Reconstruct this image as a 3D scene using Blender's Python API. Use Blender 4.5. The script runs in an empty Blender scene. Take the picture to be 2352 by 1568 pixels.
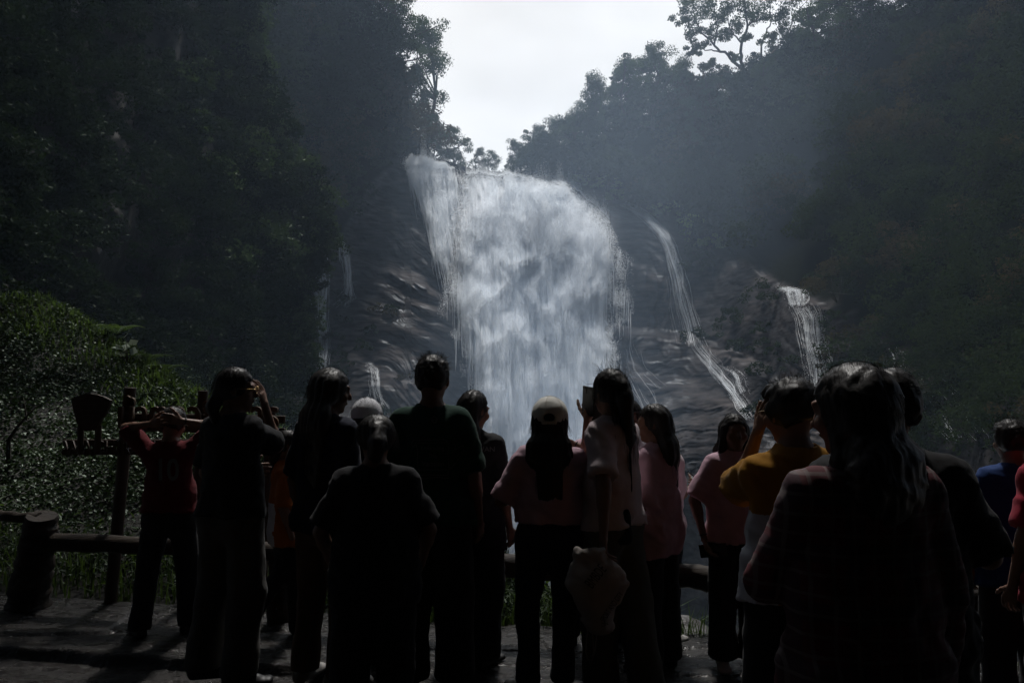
import bpy, math, random
import numpy as np
from mathutils import Vector, Matrix
from mathutils.bvhtree import BVHTree
random.seed(7); RS = np.random.RandomState(11)
SC = bpy.context.scene
COL = SC.collection
R = math.radians

# ------------------------------------------------------------------ camera
F_PX = 1829.0; CAMH = 1.62; PITCH = R(2.38)
cd = bpy.data.cameras.new('camera'); cam = bpy.data.objects.new('camera', cd); COL.objects.link(cam)
cam.location = (0, 0, CAMH); cam.rotation_euler = (R(90) + PITCH, 0, 0)
cd.sensor_width = 36; cd.lens = 36 * F_PX / 2352; cd.clip_start = 0.05; cd.clip_end = 2000
SC.camera = cam
CP, SP = math.cos(PITCH), math.sin(PITCH)
def W(px, py, Y):
    """world point at depth Y (metres north of the camera) seen at photo position px,py (2352 wide)"""
    cx = (np.asarray(px, float) - 1176) / F_PX; cy = (784 - np.asarray(py, float)) / F_PX
    dy = CP - cy * SP; dz = SP + cy * CP
    k = Y / dy
    return np.stack([cx * k, dy * k, CAMH + dz * k], -1)
def w1(px, py, Y): return W(px, py, Y)

# ------------------------------------------------------------------ numpy noise
def _hash(ix, iy, iz, seed):
    h = (ix.astype(np.uint32) * np.uint32(374761393) + iy.astype(np.uint32) * np.uint32(668265263)
         + iz.astype(np.uint32) * np.uint32(2246822519) + np.uint32(seed * 3266489 + 17))
    h = (h ^ (h >> np.uint32(13))) * np.uint32(1274126177)
    h = h ^ (h >> np.uint32(16))
    return h.astype(np.float32) / np.float32(4294967295.0)
def vnoise(p, seed=0):
    p = np.asarray(p, np.float32)
    i = np.floor(p); f = p - i; i = i.astype(np.int64)
    u = f * f * f * (f * (f * 6 - 15) + 10)
    x, y, z = i[..., 0], i[..., 1], i[..., 2]
    r = 0
    for dx in (0, 1):
        wx = u[..., 0] if dx else 1 - u[..., 0]
        for dy in (0, 1):
            wy = u[..., 1] if dy else 1 - u[..., 1]
            for dz in (0, 1):
                wz = u[..., 2] if dz else 1 - u[..., 2]
                r = r + wx * wy * wz * _hash(x + dx, y + dy, z + dz, seed)
    return r * 2 - 1
def fbm(p, octv=4, seed=0, gain=.5):
    p = np.asarray(p, np.float32); a = 1.0; s = 0; t = 0
    for o in range(octv):
        s = s + a * vnoise(p * (2 ** o) + o * 17.3, seed + o); t += a; a *= gain
    return s / t
def n2(x, y, seed=0, octv=4, gain=.5):
    x, y = np.broadcast_arrays(np.asarray(x, float), np.asarray(y, float))
    return fbm(np.stack([x, y, np.zeros_like(x) + seed * .37], -1), octv, seed, gain)
def sstep(a, b, x):
    t = np.clip((x - a) / (b - a), 0, 1); return t * t * (3 - 2 * t)

# ------------------------------------------------------------------ meshes
class MB:
    def __init__(s): s.v = []; s.f = []; s.n = 0; s.mi = []
    def add(s, V, Fc, m=0):
        V = np.asarray(V, np.float32).reshape(-1, 3); Fc = np.asarray(Fc, np.int32)
        s.v.append(V); s.f.append(Fc + s.n); s.mi.append(np.full(len(Fc), m, np.int32)); s.n += len(V); return s
    def mesh(s, name, smooth=True):
        me = bpy.data.meshes.new(name)
        V = np.concatenate(s.v) if s.v else np.zeros((0, 3), np.float32)
        tot = np.concatenate([np.full(len(f), f.shape[1], np.int32) for f in s.f])
        lv = np.concatenate([f.ravel() for f in s.f])
        st = np.concatenate([[0], np.cumsum(tot)[:-1]]).astype(np.int32)
        me.vertices.add(len(V)); me.vertices.foreach_set('co', V.ravel())
        me.loops.add(len(lv)); me.loops.foreach_set('vertex_index', lv)
        me.polygons.add(len(tot)); me.polygons.foreach_set('loop_start', st)
        me.polygons.foreach_set('loop_total', tot)
        me.polygons.foreach_set('material_index', np.concatenate(s.mi))
        me.polygons.foreach_set('use_smooth', np.full(len(tot), smooth))
        me.update(calc_edges=True)
        return me
    def obj(s, name, mats, parent=None, smooth=True):
        me = s.mesh(name, smooth)
        for m in (mats if isinstance(mats, (list, tuple)) else [mats]): me.materials.append(m)
        return link(name, me, parent)
    def tube(s, pts, rad, n=8, m=0, caps=True, jit=0):
        pts = np.asarray(pts, float); k = len(pts); rad = np.broadcast_to(np.asarray(rad, float), (k,))
        T = np.gradient(pts, axis=0); T /= np.linalg.norm(T, axis=1)[:, None] + 1e-9
        ref = np.array([0, 0, 1.]) if abs(T[0, 2]) < .8 else np.array([1., 0, 0])
        V = []
        ang = np.arange(n) * 2 * math.pi / n
        for i in range(k):
            e1 = np.cross(T[i], ref); e1 /= np.linalg.norm(e1) + 1e-9; e2 = np.cross(T[i], e1)
            rr = rad[i] * (1 + (RS.rand(n) - .5) * jit)
            V.append(pts[i] + (np.cos(ang) * rr)[:, None] * e1 + (np.sin(ang) * rr)[:, None] * e2)
        V = np.concatenate(V)
        a = np.arange(k - 1)[:, None] * n; j = np.arange(n)[None]; j2 = (j + 1) % n
        Fq = np.stack([a + j, a + j2, a + n + j2, a + n + j], -1).reshape(-1, 4)
        b = s.n
        s.add(V, Fq, m)
        if caps:
            for base, P, fl in ((0, pts[0], 1), ((k - 1) * n, pts[-1], 0)):
                c = np.concatenate([V[base:base + n], P[None]])
                jj = np.arange(n); t = np.stack([jj, (jj + 1) % n, np.full(n, n)], -1)
                s.add(c, t[:, ::-1] if not fl else t, m)
        return s
    def box(s, c, size, rot=None, m=0, bev=0.006):
        """box with bevelled edges (chamfer ring built in)"""
        hx, hy, hz = [q / 2 for q in size]; b = min(bev, hx * .45, hy * .45, hz * .45)
        vs = []; idx = {}
        for sx in (-1, 1):
            for sy in (-1, 1):
                for sz in (-1, 1):
                    for ax in range(3):
                        h = [hx - b, hy - b, hz - b]; h[ax] += b
                        idx[(sx, sy, sz, ax)] = len(vs); vs.append((sx * h[0], sy * h[1], sz * h[2]))
        fs4 = []; fs3 = []
        for ax in range(3):
            o1, o2 = [q for q in range(3) if q != ax]
            for sg in (-1, 1):
                q = []
                for a, bb in ((-1, -1), (1, -1), (1, 1), (-1, 1)):
                    k = [0, 0, 0]; k[ax] = sg; k[o1] = a; k[o2] = bb; q.append(idx[(*k, ax)])
                fs4.append(q)
            for a in (-1, 1):
                for bb in (-1, 1):
                    k0 = [0, 0, 0]; k0[o1] = a; k0[o2] = bb
                    k0[ax] = -1; k1 = list(k0); k1[ax] = 1
                    fs4.append([idx[(*k0, o1)], idx[(*k1, o1)], idx[(*k1, o2)], idx[(*k0, o2)]])
        for sx in (-1, 1):
            for sy in (-1, 1):
                for sz in (-1, 1): fs3.append([idx[(sx, sy, sz, q)] for q in range(3)])
        V = np.array(vs)
        if rot is not None: V = V @ np.array(rot).T
        V = V + np.array(c)
        s.add(V, fs4, m); s.f.append(np.array(fs3, np.int32) + s.n - 24); s.mi.append(np.full(8, m, np.int32)); return s
    def grid(s, P, m=0):
        a, b = P.shape[:2]
        i = np.arange(a - 1)[:, None] * b + np.arange(b - 1)[None]
        s.add(P.reshape(-1, 3), np.stack([i, i + 1, i + b + 1, i + b], -1).reshape(-1, 4), m); return s
    def leaves(s, C, size, N=None, asp=.5, m=0, up=0.0):
        """one bent rhombus leaf at every point of C, random orientation (up>0 turns faces to the sky)"""
        n = len(C); size = np.broadcast_to(np.asarray(size, np.float32), (n,))[:, None]
        nn = RS.normal(size=(n, 3)); nn[:, 2] = np.abs(nn[:, 2]) + up if up else nn[:, 2]
        if N is not None: nn = nn * .6 + N
        nn /= np.linalg.norm(nn, axis=1)[:, None] + 1e-9
        t = np.cross(nn, RS.normal(size=(n, 3))); t /= np.linalg.norm(t, axis=1)[:, None] + 1e-9
        t[:, 2] -= .25; t /= np.linalg.norm(t, axis=1)[:, None]
        b = np.cross(nn, t)
        V = np.stack([C - t * size, C + b * size * asp + nn * size * .12, C + t * size, C - b * size * asp + nn * size * .12], 1)
        s.add(V.reshape(-1, 3), (np.arange(n)[:, None] * 4 + np.arange(4)[None]), m); return s
def link(name, data, parent=None):
    o = bpy.data.objects.new(name, data); COL.objects.link(o)
    if parent is not None: o.parent = parent
    return o
def empty(name, loc=(0, 0, 0), rz=0):
    o = link(name, None); o.location = loc; o.rotation_euler = (0, 0, rz); return o
def tag(o, label=None, cat=None, group=None, kind=None):
    if label: o['label'] = label
    if cat: o['category'] = cat
    if group: o['group'] = group
    if kind: o['kind'] = kind
    return o
def struct(o, label=None, kind='structure'): return tag(o, label, kind=kind)

# ------------------------------------------------------------------ materials
def nt(name):
    m = bpy.data.materials.new(name); m.use_nodes = True; t = m.node_tree; t.nodes.clear()
    o = t.nodes.new('ShaderNodeOutputMaterial'); return m, t, o
def node(t, kind, **kw):
    n = t.nodes.new('ShaderNode' + kind)
    for k, v in kw.items():
        if k in n.inputs: n.inputs[k].default_value = v
        else: setattr(n, k, v)
    return n
def c4(c): return (c[0], c[1], c[2], 1)
def noise_fac(t, scale, stretch=(1, 1, 1), detail=4, lo=.35, hi=.65, coord='Object', rot=(0, 0, 0)):
    tc = node(t, 'TexCoord'); mp = node(t, 'Mapping'); mp.inputs['Scale'].default_value = stretch; mp.inputs['Rotation'].default_value = rot
    nz = node(t, 'TexNoise', Scale=scale, Detail=detail); mr = node(t, 'MapRange'); mr.inputs['From Min'].default_value = lo; mr.inputs['From Max'].default_value = hi
    L = t.links.new
    L(tc.outputs[coord], mp.inputs[0]); L(mp.outputs[0], nz.inputs['Vector']); L(nz.outputs['Fac'], mr.inputs['Value'])
    return mr.outputs[0]
def mat(name, c1, c2=None, rough=.7, scale=6, bump=0, bscale=30, spec=.4, stretch=(1, 1, 1), trans=0, tcol=None, rough2=None, sheen=0, bdist=.01, rot=(0, 0, 0), metal=0):
    m, t, o = nt(name); L = t.links.new
    p = node(t, 'BsdfPrincipled'); p.inputs['Roughness'].default_value = rough; p.inputs['Specular IOR Level'].default_value = spec; p.inputs['Metallic'].default_value = metal
    if sheen: p.inputs['Sheen Weight'].default_value = sheen
    f = noise_fac(t, scale, stretch, rot=rot)
    mx = node(t, 'Mix', data_type='RGBA'); mx.inputs[6].default_value = c4(c1); mx.inputs[7].default_value = c4(c2 or [q * .6 for q in c1])
    L(f, mx.inputs[0]); L(mx.outputs[2], p.inputs['Base Color'])
    if rough2 is not None:
        mr = node(t, 'MapRange'); mr.inputs['To Min'].default_value = rough; mr.inputs['To Max'].default_value = rough2
        L(noise_fac(t, scale * 1.7, stretch, rot=rot), mr.inputs['Value']); L(mr.outputs[0], p.inputs['Roughness'])
    if bump:
        b = node(t, 'Bump', Strength=bump, Distance=bdist); L(noise_fac(t, bscale, stretch, 6, 0, 1, rot=rot), b.inputs['Height']); L(b.outputs[0], p.inputs['Normal'])
    last = p.outputs[0]
    if trans:
        tr = node(t, 'BsdfTranslucent'); tr.inputs[0].default_value = c4(tcol or c1); ms = node(t, 'MixShader'); ms.inputs[0].default_value = trans
        L(last, ms.inputs[1]); L(tr.outputs[0], ms.inputs[2]); last = ms.outputs[0]
    L(last, o.inputs[0]); return m
SUN_E = 5.0; SKY_K = 9.0; EXPO = 0.22; HAZE_D = .0005; HAZE_G = .5; NFLAKE = 800000; NCR = 420
MISTS = [(1270, 1120, 74, (24, 11, 25), .034, 'cloud of spray rising from the foot of the waterfall'), (1470, 560, 94, (46, 18, 42), .0095, 'thin spray drifting in front of the falls and the right hillside'), (1220, 800, 86, (17, 8, 15), .022, 'soft spray hanging along both sides of the falls'), (1120, 520, 97, (5, 4, 6.5), .10, 'puff of spray at the upper left of the falls'), (1240, 560, 95, (6, 4, 6), .09, 'puff of spray in the middle of the falls'), (1345, 560, 94, (5.5, 4, 7), .11, 'puff of spray at the right shoulder of the falls'), (1120, 730, 88, (6, 4, 6), .09, 'puff of spray low on the left side of the falls'), (1330, 720, 88, (5, 4, 7), .09, 'puff of spray low on the right side of the falls')]
# ------------------------------------------------------------------ light, sky, air
SUN_EL, SUN_AZ = R(61), R(6)          # azimuth measured to the right of the view direction
sundir = Vector((math.sin(SUN_AZ) * math.cos(SUN_EL), math.cos(SUN_AZ) * math.cos(SUN_EL), math.sin(SUN_EL)))
ld = bpy.data.lights.new('sun', 'SUN'); ld.energy = SUN_E; ld.angle = R(5); ld.color = (1, .97, .93)
lo_ = link('sun', ld); lo_.rotation_euler = (-sundir).to_track_quat('-Z', 'Y').to_euler()
wd = bpy.data.worlds.new('World'); SC.world = wd; wd.use_nodes = True; t = wd.node_tree; t.nodes.clear(); L = t.links.new
sky = t.nodes.new('ShaderNodeTexSky'); sky.sky_type = 'NISHITA'; sky.sun_disc = False; sky.sun_elevation = SUN_EL; sky.sun_rotation = SUN_AZ
sky.dust_density = 3; sky.air_density = 1
bg = t.nodes.new('ShaderNodeBackground'); bg.inputs[1].default_value = .1; out = t.nodes.new('ShaderNodeOutputWorld')
tc = node(t, 'TexCoord')
# overcast cloud layer: bright where the sun stands behind it, heavy and dark on the far side of the sky
glowdir = Vector((.02, math.cos(R(30)), math.sin(R(30)))).normalized()
dt = node(t, 'VectorMath', operation='DOT_PRODUCT'); dt.inputs[1].default_value = glowdir
L(tc.outputs['Generated'], dt.inputs[0])
rp = t.nodes.new('ShaderNodeValToRGB'); rp.color_ramp.interpolation = 'EASE'
els = rp.color_ramp.elements
els[0].position = .30; els[0].color = (.018, .021, .027, 1)
els[1].position = 1.0; els[1].color = (1, 1, 1, 1)
for pos, c in ((.62, (.048, .058, .076)), (.78, (.12, .142, .18)), (.86, (.30, .32, .36)), (.92, (.72, .74, .79)), (.97, (.92, .94, .97))):
    e = els.new(pos); e.color = c4(c)
mh = node(t, 'MapRange'); mh.inputs['From Min'].default_value = -1; L(dt.outputs['Value'], mh.inputs['Value']); L(mh.outputs[0], rp.inputs[0])
mpn = node(t, 'Mapping'); mpn.inputs['Scale'].default_value = (2.2, 2.2, 4.5); L(tc.outputs['Generated'], mpn.inputs[0])
nz = node(t, 'TexNoise', Scale=1.3, Detail=3, Roughness=.5); L(mpn.outputs[0], nz.inputs['Vector'])
mr = node(t, 'MapRange'); mr.inputs['From Min'].default_value = .3; mr.inputs['From Max'].default_value = .7; mr.inputs['To Min'].default_value = .80; mr.inputs['To Max'].default_value = 1.12
L(nz.outputs['Fac'], mr.inputs['Value'])
ml = node(t, 'VectorMath', operation='SCALE'); L(rp.outputs[0], ml.inputs[0]); L(mr.outputs[0], ml.inputs['Scale'])
cb = node(t, 'VectorMath', operation='SCALE'); L(ml.outputs[0], cb.inputs[0]); cb.inputs['Scale'].default_value = SKY_K
mix = node(t, 'Mix', data_type='RGBA'); mix.inputs[0].default_value = .985
L(sky.outputs[0], mix.inputs[6]); L(cb.outputs[0], mix.inputs[7]); L(mix.outputs[2], bg.inputs[0]); L(bg.outputs[0], out.inputs[0])
SC.view_settings.view_transform = 'Standard'; SC.view_settings.look = 'None'; SC.view_settings.gamma = 1; SC.view_settings.exposure = EXPO
cy = SC.cycles
cy.max_bounces = 14; cy.diffuse_bounces = 7; cy.glossy_bounces = 2; cy.transmission_bounces = 8; cy.volume_bounces = 1; cy.transparent_max_bounces = 12
cy.use_denoising = True; cy.sample_clamp_indirect = 3; cy.volume_step_rate = 2; cy.caustics_reflective = False; cy.caustics_refractive = False
try: cy.denoiser = 'OPENIMAGEDENOISE'
except Exception: pass

def vol_mat(name, dens, col=(.58, .76, 1.0), g=.6):
    m, t, o = nt(name); p = t.nodes.new('ShaderNodeVolumePrincipled'); p.inputs['Density'].default_value = dens
    p.inputs['Color'].default_value = c4(col); p.inputs['Anisotropy'].default_value = g; t.links.new(p.outputs[0], o.inputs['Volume']); return m
hz = MB(); x0, x1, y0, y1, z0, z1 = -150, 150, -45, 215, -26, 78
hv = [(x, y, z) for x in (x0, x1) for y in (y0, y1) for z in (z0, z1)]
hz.add(hv, [(0, 1, 3, 2), (4, 6, 7, 5), (0, 4, 5, 1), (2, 3, 7, 6), (0, 2, 6, 4), (1, 5, 7, 3)])
haze = hz.obj('haze', vol_mat('haze_air', HAZE_D, g=HAZE_G), smooth=False); struct(haze, 'thin spray haze filling the valley air', 'stuff')

# ------------------------------------------------------------------ terrain
def tps(pts):
    P = np.array(pts, float); X = P[:, :2] / 600.0; z = P[:, 2]; n = len(P)
    d = np.linalg.norm(X[:, None] - X[None], axis=-1); K = d ** 2 * np.log(d + 1e-9) + np.eye(n) * .02
    A = np.zeros((n + 3, n + 3)); A[:n, :n] = K; A[:n, n] = 1; A[:n, n + 1:] = X; A[n, :n] = 1; A[n + 1:, :n] = X.T
    w = np.linalg.solve(A, np.concatenate([z, [0, 0, 0]]))
    def f(px, py):
        px, py = np.broadcast_arrays(np.asarray(px, float), np.asarray(py, float))
        Q = np.stack([px, py], -1).reshape(-1, 2) / 600.0; r = np.empty(len(Q))
        for i in range(0, len(Q), 20000):
            q = Q[i:i + 20000]; dd = np.linalg.norm(q[:, None] - X[None], axis=-1)
            r[i:i + 20000] = (dd ** 2 * np.log(dd + 1e-9)) @ w[:n] + w[n] + q @ w[n + 1:]
        return r.reshape(px.shape)
    return f
far = tps([(1130,395,110),(940,360,110),(1280,405,108),(1050,330,120),(1300,350,116),(1340,270,122),(930,200,108),(940,60,112),(860,-80,112),(800,250,100),
 (850,330,104),(720,300,92),(880,450,105),(760,560,93),(860,600,96),(980,640,93),(900,800,83),(740,800,82),(800,950,75),(1000,950,77),(700,1000,70),(600,1000,62),
 (560,700,75),(620,400,85),(1150,500,105),(1200,650,99),(1230,800,93),(1250,950,87),(1260,1100,83),(1260,1450,76),(1350,480,106),(1450,480,105),(1400,600,99),
 (1500,640,96),(1450,800,89),(1560,560,100),(1600,760,88),(1560,900,80),(1700,870,76),(1720,950,70),(1500,1050,72),(1750,1150,58),(1400,300,122),(1600,150,128),
 (1760,100,128),(1900,30,120),(1700,300,112),(1600,450,108),(1800,500,95),(1750,650,86),(1850,670,73),(1880,850,66),(2000,700,64),(2100,850,52),(2150,1000,45),
 (2000,300,90),(2100,0,95),(2200,-200,90),(2352,300,62),(2352,700,46),(2352,1000,36),(2600,0,55),(2600,500,36),(2900,300,24),(2900,900,20),(2300,1450,34),(1900,1450,50),
 (400,300,72),(300,700,58),(300,1450,50),(0,300,60),(0,1000,45),(-300,300,55),(-300,1000,40),(700,1450,58),(1000,1450,70),(1500,1450,66),(300,-500,85),(2900,-500,35)])
LEDGES = [([(700,560),(760,566),(830,590),(900,618),(980,650),(1040,705),(1090,800),(1130,900)], 7.0, 15),
          ([(700,812),(780,818),(860,845),(930,880)], 2.5, 16),
          ([(1360,468),(1430,488),(1500,505),(1560,540)], 5.0, 12),
          ([(1380,560),(1440,585),(1510,640)], 2.2, 14),
          ([(1400,750),(1500,765),(1600,778),(1680,810),(1760,860)], 5.0, 16),
          ([(1430,850),(1520,880),(1640,905),(1740,950)], 3.0, 16),
          ([(1620,560),(1700,585),(1760,640)], 2.5, 12),
          ([(1790,655),(1850,668),(1880,702),(1960,720)], 3.0, 14),
          ([(900,385),(1000,392),(1080,420)], 2.5, 10), ([(860,470),(930,500),(1000,560)], 2.0, 14)]
def relief(px, py, D):
    d = np.zeros_like(D)
    for pl, amp, soft in LEDGES:
        xs = [q[0] for q in pl]; ys = [q[1] for q in pl]
        y = np.interp(px, xs, ys) + 9 * n2(px / 30., py * 0, 5); e = sstep(xs[0] - 40, xs[0] + 20, px) * (1 - sstep(xs[-1] - 20, xs[-1] + 40, px))
        loc = np.exp(-np.clip((y - py) / 120., 0, 9)) * np.exp(-np.clip((py - y) / 260., 0, 9))
        d += e * amp * (sstep(-soft, soft, y - py) - .5) * loc
    wx = px + 30 * n2(px / 80., py / 80., 20, 3); wy = py + 26 * n2(px / 80., py / 80., 26, 3); k = .42 + .16 * n2(px / 300., py / 300., 27, 2)
    u = wx * np.cos(k) + wy * np.sin(k); v = -wx * np.sin(k) + wy * np.cos(k)           # strata dip down to the right
    d += 1.0 * n2(u / 190., v / 40., 21, 4)
    r1 = 1 - np.abs(n2(u / 85., v / 17., 22, 3)) * 2.6; d += .26 * r1                      # ledges
    st = v / 13. + 1.3 * n2(u / 70., v / 60., 28, 3); sw = st - np.floor(st); d += .20 * (sw - .5) * sstep(-.2, .35, n2(u / 90., v / 50., 29, 3))   # broken bedding steps
    d += .09 * n2(u / 16., v / 5., 25, 3)
    d += 1.8 * n2(px / 90., py / 110., 23, 3)
    return .75 * d * D / 95.
RPX = [-500,300,700,850,900,930,945,1000,1100,1150,1230,1340,1400,1500,1620,1750,1900,2050,2352,3100]
RPY = [-500,-450,-150,40,100,180,280,362,392,396,392,345,300,262,250,200,130,30,-150,-600]
def ridge(px): return np.interp(px, RPX, RPY)
def Dfar(px, py):
    px, py = np.broadcast_arrays(np.asarray(px, float), np.asarray(py, float))
    D = far(px, py); return np.maximum(D + relief(px, py, D), 10)
def Pfar(px, py): return W(px, py, Dfar(px, py))
pxs = np.concatenate([np.arange(-500, 600, 40), np.arange(600, 1900, 2.5), np.arange(1900, 3101, 40)])
rows = np.concatenate([np.linspace(0, .62, 330), np.linspace(.623, .84, 70), np.linspace(.846, 1, 12)])
PX = np.repeat(pxs[None], len(rows), 0); PY = ridge(PX) + (1560 - ridge(PX)) * rows[:, None]
G = Pfar(PX, PY)
rd = G[0] - np.array([0, 0, CAMH]); rd[:, 2] = 0; rd /= np.linalg.norm(rd, axis=1)[:, None]; zz = np.array([0, 0, 1.])
back = [G[0] + rd * 8 + zz * .3, G[0] + rd * 30 - zz * 6, G[0] + rd * 60 - zz * 60]
G = np.concatenate([np.array(back[::-1]), G, G[-1:] + np.array([0, -4., -6])], 0)
G[..., 2] = np.maximum(G[..., 2], -22)
# rock: wet dark gneiss; a mask tells bare rock from soil under the trees
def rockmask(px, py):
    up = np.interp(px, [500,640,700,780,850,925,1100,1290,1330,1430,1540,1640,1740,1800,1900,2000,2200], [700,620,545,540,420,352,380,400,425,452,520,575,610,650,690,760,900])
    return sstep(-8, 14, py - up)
m, t, o = nt('wet_rock'); L = t.links.new
p = node(t, 'BsdfPrincipled')
f1 = noise_fac(t, .16, (1, 1, 2.2), 6, .35, .68, rot=(0, .35, 0)); f2 = noise_fac(t, .9, (.5, 1, 2.4), 7, .3, .7, rot=(0, .5, 0))
mx = node(t, 'Mix', data_type='RGBA'); mx.inputs[6].default_value = (.036, .034, .036, 1); mx.inputs[7].default_value = (.098, .088, .086, 1); L(f1, mx.inputs[0])
mx2 = node(t, 'Mix', data_type='RGBA', blend_type='MULTIPLY'); mx2.inputs[0].default_value = .8; L(mx.outputs[2], mx2.inputs[6]); L(f2, mx2.inputs[7])
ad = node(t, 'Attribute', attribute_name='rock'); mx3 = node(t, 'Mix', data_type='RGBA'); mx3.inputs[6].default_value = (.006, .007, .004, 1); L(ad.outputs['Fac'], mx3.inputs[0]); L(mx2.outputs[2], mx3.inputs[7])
t.nodes.remove(p); df = node(t, 'BsdfDiffuse'); L(mx3.outputs[2], df.inputs[0]); gl = node(t, 'BsdfGlossy', Roughness=.38); gl.inputs[0].default_value = (.8, .85, .9, 1)
b = node(t, 'Bump', Strength=.32, Distance=.3); L(noise_fac(t, 1.1, (.35, 1, 2.8), 9, 0, 1, rot=(0, .45, 0)), b.inputs['Height']); L(b.outputs[0], df.inputs['Normal']); L(b.outputs[0], gl.inputs['Normal'])
wt = node(t, 'Math', operation='MULTIPLY'); L(noise_fac(t, .5, (.5, 1, 2.2), 6, .48, .72, rot=(0, .45, 0)), wt.inputs[0]); wt.inputs[1].default_value = .018; w2_ = node(t, 'Math', operation='MULTIPLY'); L(wt.outputs[0], w2_.inputs[0]); L(ad.outputs['Fac'], w2_.inputs[1])
ms = node(t, 'MixShader'); L(w2_.outputs[0], ms.inputs[0]); L(df.outputs[0], ms.inputs[1]); L(gl.outputs[0], ms.inputs[2]); L(ms.outputs[0], o.inputs[0]); ROCK = m
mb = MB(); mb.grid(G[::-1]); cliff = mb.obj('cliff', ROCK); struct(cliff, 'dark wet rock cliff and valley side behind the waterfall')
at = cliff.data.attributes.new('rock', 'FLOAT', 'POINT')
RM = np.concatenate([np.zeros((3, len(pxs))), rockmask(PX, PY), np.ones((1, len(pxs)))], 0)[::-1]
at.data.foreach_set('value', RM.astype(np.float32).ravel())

near = tps([(770,540,60),(600,230,58),(700,420,59),(730,700,57),(690,950,52),(500,300,48),(300,300,38),(0,300,28),(-300,300,20),(-800,300,10),(300,900,34),(600,900,46),
            (0,900,25),(-300,900,17),(-800,900,9),(300,-200,43),(600,-200,62),(0,-300,34),(-800,-300,14),(0,1400,22),(600,1400,40),(300,600,36),(500,650,44),(-800,1400,8)])
EPX = [540,590,640,700,735,768,725,705,690,680]; EPY = [-500,150,310,415,470,545,600,720,900,1500]
def edgex(py): return np.interp(py, EPY, EPX) - 26
rows = np.linspace(-560, 1500, 150); cols = np.linspace(0, 1, 110)
PYn = np.repeat(rows[:, None], 110, 1); PXn = -900 + (edgex(rows)[:, None] + 900) * (1 - (1 - cols[None]) ** 1.5)
def Dnear(px, py):
    D = near(px, py); return np.maximum(D + (3 * n2(px / 120., py / 120., 31, 4) + 1.0 * n2(px / 30., py / 30., 32, 3)) * D / 50., 8)
Gn = W(PXn, PYn, Dnear(PXn, PYn))
Gn = np.concatenate([Gn, Gn[:, -1:] + np.array([-7., 10, 0]), Gn[:, -1:] + np.array([-24., 26, 0])], 1)
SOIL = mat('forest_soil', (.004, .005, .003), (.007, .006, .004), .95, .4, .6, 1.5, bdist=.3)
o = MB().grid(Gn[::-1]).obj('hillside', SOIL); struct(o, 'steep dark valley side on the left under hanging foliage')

th = np.linspace(R(95), R(265), 60); vz = np.linspace(-3, 34, 40); TH, VZ = np.meshgrid(th, vz); RR = 12.5 - .20 * np.clip(VZ, 0, 30) + 1.2 * n2(TH * 4, VZ * .2, 35, 3)  # wall out of view behind the camera, added to block sky light on the crowd
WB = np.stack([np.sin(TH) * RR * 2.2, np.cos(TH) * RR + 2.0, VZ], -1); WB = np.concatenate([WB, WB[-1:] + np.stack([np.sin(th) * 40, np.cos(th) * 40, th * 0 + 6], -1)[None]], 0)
struct(MB().grid(WB).obj('hillside', SOIL), 'unseen leaning wall added behind the viewing platform to block the sky')
GRD = mat('ground_earth', (.05, .042, .034), (.03, .026, .02), .9, .5, .4, 3, bdist=.05)
WAT = mat('pool_water', (.10, .12, .12), (.45, .47, .48), .12, .25, .5, 1.2, bdist=.2)
mb = MB(); mb.add([(-900, -900, -25), (900, -900, -25), (900, 900, -25), (-900, 900, -25)], [(0, 1, 2, 3)]); struct(mb.obj('ground', GRD), 'valley floor reaching the horizon')
mb = MB(); mb.grid(np.stack(np.meshgrid(np.linspace(-28, 34, 60), np.linspace(12, 92, 80)), -1).reshape(80, 60, 2)[..., [0, 1, 1]] * np.array([1, 1, 0]) + np.array([0, 0, -19]))
struct(mb.obj('pool', WAT), 'churned plunge pool at the foot of the falls')
# ------------------------------------------------------------------ falling water
m, t, o = nt('white_water'); L = t.links.new
df = node(t, 'BsdfDiffuse'); df.inputs[0].default_value = (.90, .93, .96, 1); tr = node(t, 'BsdfTranslucent'); tr.inputs[0].default_value = (.90, .93, .96, 1)
ms = node(t, 'MixShader'); ms.inputs[0].default_value = .45; L(df.outputs[0], ms.inputs[1]); L(tr.outputs[0], ms.inputs[2]); L(ms.outputs[0], o.inputs[0]); SPRAY = m
m, t, o = nt('falling_water'); L = t.links.new
df = node(t, 'BsdfDiffuse'); df.inputs[0].default_value = (.84, .87, .91, 1); tr = node(t, 'BsdfTranslucent'); tr.inputs[0].default_value = (.84, .87, .91, 1)
ms = node(t, 'MixShader'); ms.inputs[0].default_value = .3; L(df.outputs[0], ms.inputs[1]); L(tr.outputs[0], ms.inputs[2])
b = node(t, 'Bump', Strength=.8, Distance=.6); L(noise_fac(t, .9, (1.6, 1, .35), 7, 0, 1), b.inputs['Height']); L(b.outputs[0], df.inputs['Normal'])
ad = node(t, 'Attribute', attribute_name='cover'); sm = node(t, 'Math', operation='ADD'); L(ad.outputs['Fac'], sm.inputs[0]); L(noise_fac(t, 1.5, (1.4, 1, .3), 6, .2, .8), sm.inputs[1])
mr = node(t, 'MapRange'); mr.inputs['From Min'].default_value = .75; mr.inputs['From Max'].default_value = 1.35; L(sm.outputs[0], mr.inputs['Value'])
tp = node(t, 'BsdfTransparent'); m2_ = node(t, 'MixShader'); L(mr.outputs[0], m2_.inputs[0]); L(tp.outputs[0], m2_.inputs[1]); L(ms.outputs[0], m2_.inputs[2]); L(m2_.outputs[0], o.inputs[0]); WATER = m

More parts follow.
